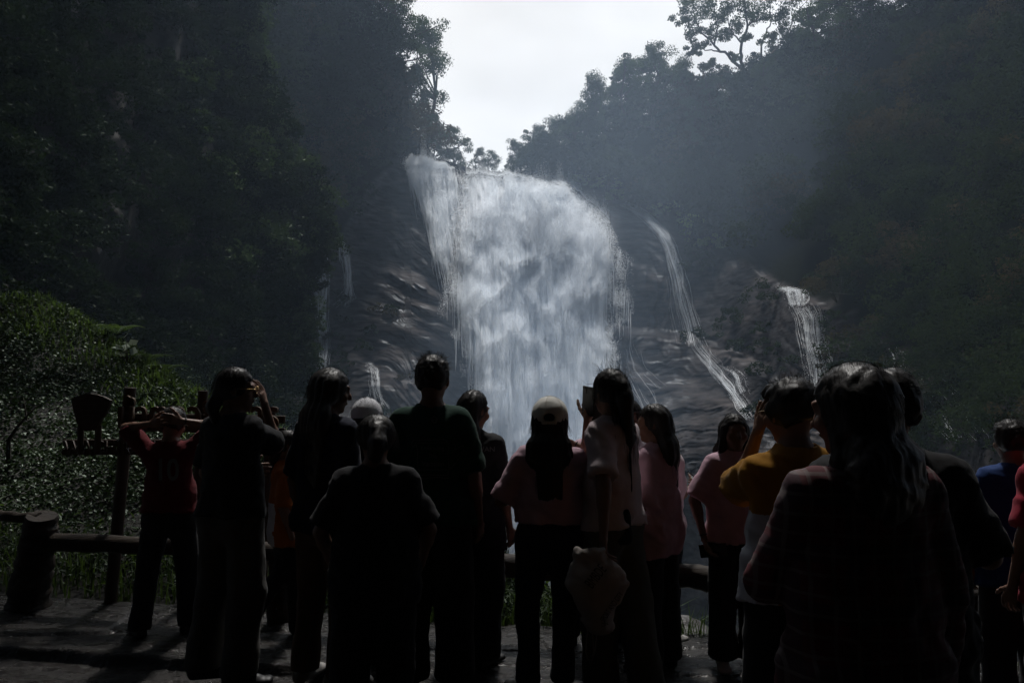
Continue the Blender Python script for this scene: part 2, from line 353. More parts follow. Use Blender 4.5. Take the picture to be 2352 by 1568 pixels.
LY = [370,400,430,470,540,600,660,740,800,850,950,1100,1290,1450]
XLv = [1075,1068,1058,1048,1036,1034,1036,1052,1072,1086,1090,1105,1135,1150]
XRv = [1240,1290,1330,1362,1396,1416,1412,1398,1408,1410,1415,1420,1440,1450]
def XL(py): return np.interp(py, LY, XLv)
def XR(py): return np.interp(py, LY, XRv)
def toplip(px): return np.interp(px, [1040,1090,1150,1200,1250,1300,1340,1400,1430], [404,398,402,398,404,418,440,500,560]) + 9 * n2(np.asarray(px) / 16., 0, 40, 3) + 13 * n2(np.asarray(px) / 42., 0, 39, 2)
def billow(px, py):
    g = 1 - .75 * sstep(640, 900, py)
    wx = px + 25 * n2(px / 60., py / 60., 41, 2); wy = py + 30 * n2(px / 70., py / 70., 42, 2)
    puff = 1 - np.abs(n2(wx / 75., wy / 105., 43, 3)) * 2.2
    fine = 1 - np.abs(n2(wx / 28., wy / 46., 44, 3)) * 2
    col = n2(px / 45., py / 420., 45, 3) + .5 * n2(px / 18., py / 200., 46, 2)
    return g * (2.1 * puff + .9 * fine) + 1.7 * col
def Dwater(px, py):
    s = np.clip((px - XL(py)) / (XR(py) - XL(py)), 0, 1)
    return far(px, py) - 1.0 - 4.5 * sstep(400, 900, py) - 4.0 * np.sqrt(np.clip(4 * s * (1 - s), 0, 1)) * sstep(385, 480, py) - billow(px, py)
ss = np.linspace(-.04, 1.04, 110); yy = np.linspace(395, 1450, 230)
PYw = np.repeat(yy[:, None], 110, 1); PXw = XL(yy)[:, None] + (XR(yy) - XL(yy))[:, None] * ss[None]
PYw = np.maximum(PYw, toplip(PXw) + (PYw - 395) * .02)
Gw = W(PXw, PYw, Dwater(PXw, PYw))
wf = empty('waterfall', tuple(W(1250, 1300, 78))); struct(wf, 'tall broad white waterfall plunging down the middle of the cliff')
wm = np.array(wf.location)
core = MB().grid((Gw - wm)[::-1]).obj('falling_sheet', WATER, wf)
cov = np.clip(np.minimum(ss + .04, 1.04 - ss)[None] * 6 + .5 * n2(PXw / 40., PYw / 60., 66, 3), 0, 1) * (.35 + .65 * sstep(0, 30, PYw - toplip(PXw))) * np.ones_like(PXw)
at = core.data.attributes.new('cover', 'FLOAT', 'POINT'); at.data.foreach_set('value', cov[::-1].astype(np.float32).ravel())
def flakes(C, size, stretch=2.0, flow=None):
    """small droplet clusters: long thin rhombs, randomly turned"""
    n = len(C); size = np.broadcast_to(np.asarray(size), (n,))[:, None]
    nn = RS.normal(size=(n, 3)); nn /= np.linalg.norm(nn, axis=1)[:, None]
    t = RS.normal(size=(n, 3)) * .55 + (np.array([0, -.25, -1.0]) if flow is None else flow); t -= nn * (t * nn).sum(1)[:, None]; t /= np.linalg.norm(t, axis=1)[:, None] + 1e-6
    b = np.cross(nn, t)
    V = np.stack([C - t * size * stretch, C + b * size, C + t * size * stretch, C - b * size], 1).reshape(-1, 3)
    return V, np.arange(n)[:, None] * 4 + np.arange(4)[None]
def sample(n, x0, x1, y0, y1, dens):
    out = []; k = 0
    while k < n:
        X = RS.uniform(x0, x1, n); Y = RS.uniform(y0, y1, n); a = dens(X, Y) > RS.rand(n)
        out.append(np.stack([X[a], Y[a]], 1)); k += a.sum()
    return np.concatenate(out)[:n]
def threads(xs, ys, off, wid, Df, drift=5, seed=64):
    """thin continuous ribbons of falling water: xs, ys (n,k) photo positions down each thread"""
    n, k = xs.shape; x = xs + drift * n2(xs / 14., ys / 60., seed, 3); D = Df(x, ys) - off[:, None]
    P = W(x, ys, D); a = RS.uniform(-.9, .9, n); e = np.stack([np.cos(a), np.sin(a), 0 * a], 1)[:, None] * (wid[:, None] * np.sin(np.linspace(.12, 3.02, k))[None])[..., None]
    V = np.stack([P - e, P + e], 2).reshape(n, 2 * k, 3); q = np.arange(k - 1); F1 = np.stack([2 * q, 2 * q + 1, 2 * q + 3, 2 * q + 2], 1)
    return V.reshape(-1, 3), (np.arange(n)[:, None, None] * 2 * k + F1[None]).reshape(-1, 4)
def dmain(x, y):
    e = np.minimum(x - XL(y), XR(y) - x); edge = sstep(-34, 40, e + 44 * n2(x / 40., y / 60., 51, 4))
    top = sstep(-5, 15, y - toplip(x) + 10 * n2(x / 14., y / 14., 52, 3))
    st = np.clip(.60 + 1.0 * n2(x / 16., y / 85., 53, 4) + .5 * n2(x / 60., y / 90., 54, 3), .18, 1)
    low = 1 - .55 * sstep(750, 1100, y)
    return edge * top * st * low
S = sample(NFLAKE, 980, 1470, 372, 1330, dmain)
Dm = Dwater(S[:, 0], np.maximum(S[:, 1], toplip(S[:, 0]))) - RS.exponential(1.0, len(S)) - .1
mb = MB(); C = W(S[:, 0], S[:, 1], Dm) - wm; mb.add(*flakes(C, RS.uniform(.009, .027, len(S)) * Dm / 95.))
mb.obj('spray', SPRAY, wf, smooth=False)
n = 26000; S = sample(n, 1020, 1450, 396, 1200, lambda x, y: dmain(x, y) * (.2 + .8 * sstep(0, 40, np.minimum(x - XL(y), XR(y) - x))) * (.35 + .65 * sstep(-.1, .3, n2(x / 10., y / 200., 65, 3)))); L_ = RS.uniform(14, 90, n); yy_ = S[:, 1][:, None] + L_[:, None] * np.linspace(0, 1, 7)[None]; xx_ = S[:, 0][:, None] + 0 * yy_
mb = MB(); V, Fq = threads(xx_, yy_, RS.exponential(.6, n) - .2, RS.uniform(.008, .024, n), Dwater, 3); mb.add(V - wm, Fq); mb.obj('threads', SPRAY, wf, smooth=False)
# veil left of the main fall and the bright lip
def dveil(x, y):
    l = np.interp(y, [352,390,440,500,560,620], [922,930,958,975,990,1010]); r = np.interp(y, [352,375,400,440,520,620], [985,1050,1075,1060,1045,1040])
    e = np.minimum(x - l, r - x)
    k = sstep(-8, 40, e + 16 * n2(x / 9., y / 30., 59, 3)) * np.clip(.38 + .9 * n2(x / 11., y / 60., 55, 4) + .5 * n2(x / 4., y / 22., 58, 2) + .28 * (1 - sstep(380, 480, y)) - .75 * sstep(985, 1015, x) * sstep(382, 392, y) * (1 - sstep(425, 455, y)), .03, 1) * (1 - .8 * sstep(470, 660, y))
    return k * sstep(-6, 8, y - np.interp(x, [920,960,985,1050,1090], [362,356,368,386,400]) + 7 * n2(x / 8., 0, 56, 3))
S = sample(NFLAKE // 4, 900, 1090, 345, 640, dveil); Dm = Dfar(S[:, 0], S[:, 1]) - 1.2 - RS.exponential(.9, len(S))
mb = MB(); mb.add(*flakes(W(S[:, 0], S[:, 1], Dm) - wm, RS.uniform(.009, .028, len(S))))
n = 5200; S = sample(n, 900, 1090, 352, 600, dveil); yy_ = S[:, 1][:, None] + RS.uniform(14, 80, n)[:, None] * np.linspace(0, 1, 7)[None]; V, Fq = threads(S[:, 0][:, None] + (yy_ - S[:, 1][:, None]) * .18, yy_, 1.0 + RS.exponential(.6, n), RS.uniform(.008, .026, n), Dfar, 3); mb.add(V - wm, Fq); mb.obj('veil', SPRAY, wf, smooth=False)
# loose plume thrown up over the lip and at the right shoulder
n = NFLAKE // 10
X = np.concatenate([RS.normal(975, 18, n // 3), RS.uniform(1070, 1400, n - n // 3)]); base = np.where(X < 1040, 372, toplip(X))
Y = base - RS.exponential(1, n) * np.where(X < 1040, 10, 6) * (.4 + np.clip(.5 + n2(X / 12., 0, 57, 3) * 2, 0, 2)) + 6
Dm = far(X, base) - RS.uniform(0, 4, n)
mb = MB(); mb.add(*flakes(W(X, Y, Dm) - wm, RS.uniform(.010, .026, n), .9)); mb.obj('droplets', SPRAY, wf, smooth=False)

def stream(name, label, lines, n, hug=.5, wid=(.004, .015)):
    P0 = W(lines[0][0][0], lines[0][0][1], float(Dfar(lines[0][0][0], lines[0][0][1])))
    e = empty(name, tuple(P0)); struct(e, label); mb = MB(); tot = sum(len(l) for l in lines)
    for l in lines:
        a = np.array(l, float); k = np.concatenate([[0], np.cumsum(np.hypot(*np.diff(a[:, :2], axis=0).T))]); m_ = int(n * len(l) / tot)
        u0 = RS.uniform(-.1, 1, m_) * k[-1]; ln = RS.uniform(.15, .55, m_) * max(k[-1], 60); cl_ = RS.normal(size=(m_ // 9 + 1)) * .5; keep = RS.rand(m_) < np.interp(u0 + ln / 2, k, a[:, 3]); off = cl_[RS.randint(0, len(cl_), m_)] + RS.normal(size=m_) * .10; u0, ln, off = u0[keep], ln[keep], off[keep]; m_ = len(u0)
        u = np.clip(u0[:, None] + ln[:, None] * np.linspace(0, 1, 9)[None], 0, k[-1]); 
        x = np.interp(u, k, a[:, 0]) + off[:, None] * np.interp(u, k, a[:, 2]); y = np.interp(u, k, a[:, 1]) + RS.normal(size=(m_, 1)) * 3
        mb.add(*[q - P0 if i_ == 0 else q for i_, q in enumerate(threads(x, y, hug + RS.exponential(.25, m_), RS.uniform(*wid, m_), Dfar, 9))])
        m3 = m_ * 16; u = RS.uniform(0, k[-1], m3); kp = RS.rand(m3) < np.interp(u, k, a[:, 3]); u = u[kp]; m3 = len(u); off = cl_[RS.randint(0, len(cl_), m3)] + RS.normal(size=m3) * .16
        y = np.interp(u, k, a[:, 1]) + RS.normal(size=m3) * 2; x = np.interp(u, k, a[:, 0]) + off * np.interp(u, k, a[:, 2]) + 9 * n2(np.interp(u, k, a[:, 0]) / 14., y / 60., 64, 3); D = Dfar(x, y) - hug - RS.exponential(.3, m3); mb.add(*flakes(W(x, y, D) - P0, RS.uniform(.008, .026, m3), 1.3))
    mb.obj('running_water', SPRAY, e, smooth=False); return e
stream('stream', 'thin double trickle falling under the hanging foliage at the left end of the cliff',
       [[(712,548,10,.8),(722,600,16,.7),(730,680,14,.5),(735,790,12,.35),(742,860,10,.25)], [(738,560,6,.5),(745,640,6,.5),(746,760,5,.4),(748,840,5,.2)]], 620)
stream('stream', 'short pale trickle over the rock ledge right of the double trickle',
       [[(772,543,10,.8),(790,572,12,.9),(800,610,10,.8),(806,660,10,.7),(800,685,24,.5),(780,700,20,.3)]], 330)
stream('stream', 'faint low trickle on the dark rock behind the long haired woman in navy',
       [[(846,838,10,.6),(860,850,12,.7),(866,900,12,.5),(872,935,26,.35)], [(705,815,20,.4),(735,812,26,.5),(740,850,14,.3)]], 300)
stream('stream', 'narrow side fall sliding off the rock shoulder right of the main waterfall',
       [[(1430,470,10,.5),(1462,482,14,.8),(1490,500,15,.9),(1515,530,15,.9),(1540,570,14,.8),(1556,620,16,.6),(1568,680,20,.4),(1585,740,26,.25),(1600,790,30,.18)]], 480)
stream('stream', 'broken cascade spreading over the lower ledges right of the main waterfall',
       [[(1598,780,20,.4),(1618,812,18,.6),(1645,850,18,.7),(1672,885,16,.8),(1700,925,18,.8),(1718,960,16,.6)], [(1660,840,10,.3),(1690,862,12,.6),(1706,900,10,.6)],
        [(1430,770,30,.08),(1450,850,40,.14),(1480,900,60,.2),(1500,940,40,.15)]], 460)
stream('stream', 'small separate two step fall among bushes on the right hillside',
       [[(1800,660,18,.7),(1828,668,26,1),(1832,690,24,.9),(1830,700,16,.7)], [(1850,705,34,1),(1862,730,34,1),(1874,790,34,.9),(1886,860,36,.8),(1896,930,40,.6)]], 560)
stream('stream', 'dim fan of water running down the far right hillside behind the crowd',
       [[(2052,800,16,.4),(2090,840,40,.35),(2130,890,60,.3),(2180,950,70,.25),(2230,1010,60,.15)]], 140)

# the mist the fall throws up: soft edged clouds of spray
def soft_vol(name, dens, col=(.60, .77, 1.0), g=.55):
    m, t, o = nt(name); L = t.links.new; p = t.nodes.new('ShaderNodeVolumePrincipled'); p.inputs['Color'].default_value = c4(col); p.inputs['Anisotropy'].default_value = g
    tc = node(t, 'TexCoord'); ln = node(t, 'VectorMath', operation='LENGTH'); L(tc.outputs['Object'], ln.inputs[0])
    nz = node(t, 'TexNoise', Scale=1.8, Detail=2); L(tc.outputs['Object'], nz.inputs['Vector'])
    a = node(t, 'Math', operation='MULTIPLY_ADD'); L(nz.outputs['Fac'], a.inputs[0]); a.inputs[1].default_value = .5; L(ln.outputs['Value'], a.inputs[2])
    mr = node(t, 'MapRange', interpolation_type='SMOOTHSTEP'); mr.inputs['From Min'].default_value = .12; mr.inputs['From Max'].default_value = 1.22; mr.inputs['To Min'].default_value = dens; mr.inputs['To Max'].default_value = 0
    L(a.outputs[0], mr.inputs['Value']); L(mr.outputs[0], p.inputs['Density']); L(p.outputs[0], o.inputs['Volume']); return m
import bmesh
for px_, py_, D_, sc_, dn_, lb in MISTS:
    bm = bmesh.new(); bmesh.ops.create_icosphere(bm, subdivisions=3, radius=1.0); me = bpy.data.meshes.new('mist'); bm.to_mesh(me); bm.free()
    me.materials.append(soft_vol('mist_air', dn_, (.94, .96, 1.0)) if dn_ > .05 else soft_vol('mist_air', dn_)); o = link('mist', me); o.location = W(px_, py_, D_); o.scale = sc_; struct(o, lb, 'stuff')

# ------------------------------------------------------------------ forest
def leafmat(name, a, b, tcol, tr=.3, rough=.45, scale=.35, spec=.4):
    """leaf: matt colour with clumps of two greens, light let through from behind, a faint waxy gloss"""
    m, t, o = nt(name); L = t.links.new; mx = node(t, 'Mix', data_type='RGBA'); mx.inputs[6].default_value = c4(a); mx.inputs[7].default_value = c4(b); L(noise_fac(t, scale), mx.inputs[0])
    df = node(t, 'BsdfDiffuse'); L(mx.outputs[2], df.inputs[0]); tl = node(t, 'BsdfTranslucent'); tl.inputs[0].default_value = c4(tcol); m1 = node(t, 'MixShader'); m1.inputs[0].default_value = tr; L(df.outputs[0], m1.inputs[1]); L(tl.outputs[0], m1.inputs[2])
    gl = node(t, 'BsdfGlossy', Roughness=rough); gl.inputs[0].default_value = (.75, .85, .75, 1); m2 = node(t, 'MixShader'); m2.inputs[0].default_value = spec * .06; L(m1.outputs[0], m2.inputs[1]); L(gl.outputs[0], m2.inputs[2]); L(m2.outputs[0], o.inputs[0]); return m
LEAF_FAR = leafmat('forest_leaves', (.014, .023, .009), (.005, .009, .004), (.034, .054, .016), .20, .65, .15, .10)
LEAF_WARM = leafmat('dry_leaves', (.036, .029, .015), (.016, .014, .008), (.075, .062, .026), .22, .65, .15, .10)
LEAF_TREE = leafmat('tree_leaves', (.024, .042, .014), (.012, .021, .008), (.07, .11, .03), .22, .5, .4)
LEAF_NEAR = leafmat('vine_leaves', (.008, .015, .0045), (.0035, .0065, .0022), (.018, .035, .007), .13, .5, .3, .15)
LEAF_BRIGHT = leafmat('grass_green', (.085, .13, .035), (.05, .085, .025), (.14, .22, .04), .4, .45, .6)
LEAF_EDGE = leafmat('vine_leaves_painted_sunlit', (.020, .035, .010), (.010, .018, .006), (.042, .075, .014), .24, .42, .3, .3)  # brighter copy of the vine leaves: sunlight on the edge clumps put into the colour
BARK = mat('bark', (.045, .036, .028), (.025, .02, .016), .9, 3, .6, 8, bdist=.05)
def crowns(C, Rr, nb, nl, leaf, mb, m=0, squash=.8, view=True):
    """leaf clusters scattered over the shells of many crowns at once"""
    n = len(C); U = RS.normal(size=(n, nb, 3)); U[..., 2] = np.abs(U[..., 2]) * 1.1 - .35
    if view: U[..., 1] = -np.abs(U[..., 1]) * .9 + .25
    U /= np.linalg.norm(U, axis=-1)[..., None]; U *= RS.uniform(.55, 1.0, (n, nb, 1)); U[..., 2] *= squash
    B = C[:, None] + U * Rr[:, None, None]; br = Rr[:, None] * RS.uniform(.16, .40, (n, nb))
    V = RS.normal(size=(n, nb, nl, 3)); V /= np.linalg.norm(V, axis=-1)[..., None]; V *= RS.uniform(.35, 1.0, (n, nb, nl, 1)) ** .6; V[..., 2] *= .62
    P = (B[:, :, None] + V * br[..., None, None]).reshape(-1, 3)
    Nn = V.reshape(-1, 3)
    sz = np.broadcast_to(np.asarray(leaf)[..., None, None], (n, nb, nl)).reshape(-1) * RS.uniform(.6, 1.3, len(P))
    mb.leaves(P, sz, N=Nn, asp=.5, m=m)
def scatter(Pf, Df, n, x0, x1, y0, y1, dens, lift, rad, nb, nl, lk, mb, warm=.18):
    S = sample(n, x0, x1, y0, y1, dens); D = Df(S[:, 0], S[:, 1]); C = Pf(S[:, 0], S[:, 1])
    r = RS.uniform(rad[0], rad[1], n) * (D / 80.) ** .5; C[:, 2] += lift * r; C[:, 1] -= .2 * r
    w_ = (n2(S[:, 0] / 160., S[:, 1] / 160., 71, 3) + RS.normal(size=n) * .15) > (.28 if warm else 9)
    for k, sel in ((0, ~w_), (1, w_)):
        if sel.any(): crowns(C[sel], r[sel], nb, nl, np.maximum(.09, lk * D[sel] / 1000.), mb, k)
# right hillside wood
def dright(x, y):
    rk = np.interp(x, [1130,1290,1330,1430,1540,1640,1740,1800,1900,2000,2200,2352], [392,400,430,455,525,580,615,655,1020,1060,1060,1060])
    return (y > ridge(x) + 4) * (y < rk - 8) * ((np.abs(x - np.interp(y, [640, 700, 940], [1812, 1848, 1900])) > 62) | (y < 590))
mb = MB(); scatter(Pfar, Dfar, NCR, 1150, 2700, -150, 1060, dright, .35, (2.0, 4.2), 22, 42, 2.3, mb)
def dlow(x, y):  # scrub on and between the lower rocks, right
    up = np.interp(x, [1560,1640,1740,1800,1840,1900], [560,600,640,690,720,760]); return (y > up) * (y < 980) * np.where(x > 1740, 1, np.clip(.25 + 1.2 * n2(x / 50., y / 50., 72, 3), 0, .6)) * (np.abs(x - np.interp(y, [650, 1000], [1835, 1900])) > 34)
scatter(Pfar, Dfar, NCR // 5, 1560, 2300, 540, 1060, dlow, .2, (.9, 2.0), 12, 30, 2.0, mb)
# the crowns that make the bumpy skyline on the right
n = 105; x_ = RS.uniform(1215, 2060, n); top_ = np.interp(x_, [1215,1240,1340,1380,1450,1500,1570,1605,1640,1760,1850,1900,2060], [330,295,238,170,140,118,140,180,160,110,62,0,-120]); y_ = top_ + 34 + RS.rand(n) ** 1.3 * np.maximum(ridge(x_) + 10 - top_ - 34, 5); D_ = Dfar(x_, np.maximum(y_, ridge(x_))) + RS.uniform(-2, 5, n)
crowns(W(x_, y_, D_), RS.uniform(1.7, 3.1, n), 26, 60, np.full(n, .17), mb, 0, .85, False)
struct(mb.obj('forest', [LEAF_FAR, LEAF_WARM], smooth=False), 'dense hazy forest covering the right side of the valley', 'stuff')
# far left wood
def dleft(x, y):
    rk = np.interp(x, [560,640,720,760,800,850,925,960,1100,1150], [640,640,545,530,470,400,352,352,388,394]); return (y > ridge(x) + 4) * (y < rk - 8) * 1.0
mb = MB(); scatter(Pfar, Dfar, NCR // 2, 480, 1120, -160, 640, dleft, .3, (2.0, 4.0), 22, 42, 2.3, mb)
def dsl(x, y):   # scrub on the rock face, left
    return np.clip(.10 + 1.3 * n2(x / 60., y / 50., 73, 3), 0, .55) * (y > np.interp(x, [600,760,860,960], [600, 600, 690, 720])) * (x < 960) * (np.abs(x - 735) > 22)
scatter(Pfar, Dfar, NCR // 14, 560, 960, 430, 980, dsl, .1, (.7, 1.6), 10, 26, 1.9, mb, .3)
struct(mb.obj('forest', [LEAF_FAR, LEAF_WARM], smooth=False), 'shaded forest on the slope left above the waterfall', 'stuff')
# hanging foliage on the near left side
def dn(x, y): return (x < edgex(y) + 14) * (.45 + .55 * sstep(250, 700, x))
mb = MB(); scatter(lambda x, y: W(x, y, Dnear(x, y)), Dnear, int(NCR * 1.9), -250, 790, -120, 980, dn, -.05, (1.3, 2.9), 20, 46, 2.5, mb, 0)
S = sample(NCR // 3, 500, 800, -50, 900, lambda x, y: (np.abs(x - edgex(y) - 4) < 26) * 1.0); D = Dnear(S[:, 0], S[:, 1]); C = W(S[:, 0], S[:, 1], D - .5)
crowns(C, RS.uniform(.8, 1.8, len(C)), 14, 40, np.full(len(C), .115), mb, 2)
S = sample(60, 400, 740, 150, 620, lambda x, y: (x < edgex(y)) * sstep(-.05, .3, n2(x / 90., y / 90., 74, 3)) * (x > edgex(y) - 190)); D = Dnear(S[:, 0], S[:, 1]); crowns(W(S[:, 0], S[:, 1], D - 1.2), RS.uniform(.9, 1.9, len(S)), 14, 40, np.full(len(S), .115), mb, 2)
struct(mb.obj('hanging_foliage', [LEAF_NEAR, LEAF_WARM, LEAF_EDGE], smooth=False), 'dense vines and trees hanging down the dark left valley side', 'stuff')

# ------------------------------------------------------------------ single trees along the skyline
def limb(mb, p, d, ln, r, depth, tips, gen=3, spread=.6):
    k = 5; pts = [p]; dd = d / np.linalg.norm(d)
    for i in range(k):
        dd = dd + RS.normal(size=3) * .16 + np.array([0, 0, .05]); dd /= np.linalg.norm(dd); pts.append(pts[-1] + dd * ln / k)
    mb.tube(pts, np.linspace(r, r * .55, k + 1), 6, caps=False)
    tips.append(pts[-1])
    if depth >= 1: tips.append(pts[-3])
    if depth >= gen: return
    for j in range(RS.randint(2, 4)):
        nd = dd + RS.normal(size=3) * spread; limb(mb, pts[-1], nd, ln * RS.uniform(.6, .85), r * .55, depth + 1, tips, gen, spread)
    if RS.rand() < .6: limb(mb, pts[2], dd + RS.normal(size=3) * spread * 1.4, ln * .55, r * .35, depth + 1, tips, gen, spread)
def proto(seed, h, wide, nl, leaf, gen=3, bare=.2, clump=.15):
    global RS; old = RS; RS = np.random.RandomState(seed)
    tr = MB(); tips = []
    limb(tr, np.zeros(3), np.array([.05, 0, 1.]), h * bare, h * .022, 0, tips, gen, .55 * wide)
    T = np.array(tips); sc = h / max(T[:, 2].max(), 1e-3); 
    for i in range(len(tr.v)): tr.v[i] *= np.array([sc, sc, sc], np.float32)
    T = T * sc; cr = MB()
    P = T[RS.randint(0, len(T), nl)]; V = RS.normal(size=(nl, 3)); V /= np.linalg.norm(V, axis=1)[:, None]
    cl = RS.uniform(.05, clump, len(T)) * h
    idx = RS.randint(0, len(T), nl); P = T[idx] + V * (cl[idx] * RS.uniform(.1, 1, nl) ** .5)[:, None] * np.array([1.15, 1.15, .7])
    cr.leaves(P, RS.uniform(.6, 1.3, nl) * leaf, N=V, asp=.5)
    a = tr.mesh('trunk'); a.materials.append(BARK); b = cr.mesh('crown', False); b.materials.append(LEAF_TREE); RS = old
    return a, b, h
def full(seed, h, wide, nl, leaf, low=.12, lob=.5, ncl=70):
    """tree clothed in foliage almost to the ground: leaf clusters round a trunk with limbs running out to them"""
    global RS; old = RS; RS = np.random.RandomState(seed)
    tz = np.clip(RS.uniform(0, 1, ncl) ** .85, .02, 1); a = RS.uniform(0, 2 * math.pi, ncl)
    r = wide * .30 * h * np.sin(math.pi * np.clip(tz * .86 + .10, 0, 1)) ** .6 * (1 + lob * np.sin(a * 2 + tz * 9 + seed) * .6 + RS.normal(size=ncl) * .16); r *= RS.uniform(.35, 1.0, ncl)
    T = np.stack([np.cos(a) * r, np.sin(a) * r, h * (low + (1 - low) * tz)], 1); cl = RS.uniform(.045, .105, ncl) * h
    cr = MB(); idx = RS.randint(0, ncl, nl); V = RS.normal(size=(nl, 3)); V /= np.linalg.norm(V, axis=1)[:, None]
    cr.leaves(T[idx] + V * (cl[idx] * RS.uniform(.1, 1, nl) ** .45)[:, None] * np.array([1.2, 1.2, .75]), RS.uniform(.6, 1.35, nl) * leaf, N=V, asp=.5)
    tr = MB(); ax = np.cumsum(np.concatenate([[[0, 0, 0]], RS.normal(size=(7, 3)) * [.03 * h, .03 * h, 0]]), 0); ax[:, 2] = np.linspace(0, .92, 8) * h; tr.tube(ax, np.linspace(.026, .006, 8) * h, 8)
    for k in range(0, ncl, 3):
        z_ = max(.05 * h, T[k, 2] - .16 * h); p0 = np.array([np.interp(z_, ax[:, 2], ax[:, q]) for q in range(3)]); mid_ = (p0 + T[k]) / 2 + [0, 0, -.02 * h] + RS.normal(size=3) * .012 * h; tr.tube([p0, mid_, T[k]], [.010 * h, .007 * h, .003 * h], 5, caps=False)
    x = tr.mesh('trunk'); x.materials.append(BARK); y = cr.mesh('crown', False); y.materials.append(LEAF_TREE); RS = old
    return x, y, h
PROT = [full(100 + i_, 10, wd_, 13000, .115, lw_, lb_) for i_, (wd_, lw_, lb_) in enumerate(((.85, .06, .5), (1.0, .05, .4), (1.3, .05, .5), (.55, .05, .3), (1.15, .05, .6)))]
def tree(name, label, pr, px, pyb, pyt, rz, group=None, wid=1.0, D=None, sink=.0):
    D = float(Dfar(px, pyb)) if D is None else D; base = W(px, pyb, D); hh = W(px, pyt, D)[2] - base[2]
    e = empty(name, tuple(base - np.array([0, 0, sink])), rz); tag(e, label, 'tree', group); s_ = (hh + sink) / pr[2] / 1.05; e.scale = (s_ * wid, s_ * wid, s_)
    link('trunk', pr[0], e); link('crown', pr[1], e); return e
TR = [('tall narrow tree standing at the right edge of the left skyline', 0, 975, 330, 40, .8, .75), ('broad tree at the top of the left skyline beside the bright sky', 2, 905, 190, -60, 2.1, .9),
 ('leafy tree behind the broad tree on the left skyline', 1, 850, 120, -120, 4.0, 1.0), ('rounded bush-like tree low on the left skyline just above the falls', 4, 1040, 392, 286, 1.0, 1.0),
 ('small round tree between the narrow tree and the low bushy tree', 2, 1000, 385, 275, 3.2, .9),
 ('tiny tree at the bottom of the gap of sky above the falls', 1, 1128, 400, 346, 5.0, 1.1), ('very small tree left of the tiny tree in the sky gap', 0, 1103, 402, 338, 2.0, .8),
 ('small tree at the foot of the right skyline beside the sky gap', 0, 1182, 404, 318, .3, .9), ('low tree on the right skyline, second up from the sky gap', 2, 1232, 402, 285, 1.5, .85),
 ('medium tree on the right skyline, third up from the sky gap', 4, 1285, 398, 264, 2.6, .85), ('slim pointed tree jutting up on the right skyline', 3, 1366, 372, 152, 4.4, .75),
 ('bushy tree filling the slope below the slim pointed tree', 1, 1330, 390, 235, 5.4, .9), ('large domed tree on the right skyline left of the open branched tree', 2, 1500, 300, 98, .9, .95),
 ('tree leaning beside the large domed tree on its left', 0, 1440, 330, 130, 3.9, .9), ('spindly tree between the domed tree and the open branched tree', 3, 1570, 285, 120, 2.2, .9),
 ('low rounded tree on the skyline under the left limbs of the open branched tree', 4, 1640, 305, 168, 1.7, 1.0), ('broad low tree on the skyline right behind the open branched tree', 2, 1790, 235, 112, 3.3, 1.0), ('shaggy tree at the right foot of the open branched tree', 0, 1850, 205, 62, 5.1, 1.0), ('tall dense tree near the top right corner of the forest', 1, 2110, 30, -150, .2, 1.1),
 ('dense tree right of the open branched tree on the skyline', 4, 1890, 190, -10, 1.1, .95), ('high dense tree at the top right skyline', 2, 2000, 110, -110, 4.9, 1.1),
 ('dark shaded tree low in front of the open branched tree', 1, 1760, 290, 140, .5, 1.1), ('pale hazy tree on the slope under the domed tree', 4, 1590, 360, 225, 3.0, 1.0)]
for lb, k, px, pb, pt, rz, wd_ in TR:
    bk_ = 14 if 960 < px < 1330 else 0; pb2 = pb + (26 if bk_ else 0); tree('tree', lb, PROT[k], px, pb2, pt, rz, 'trees along the skyline', wd_, D=float(Dfar(px, pb)) + bk_)
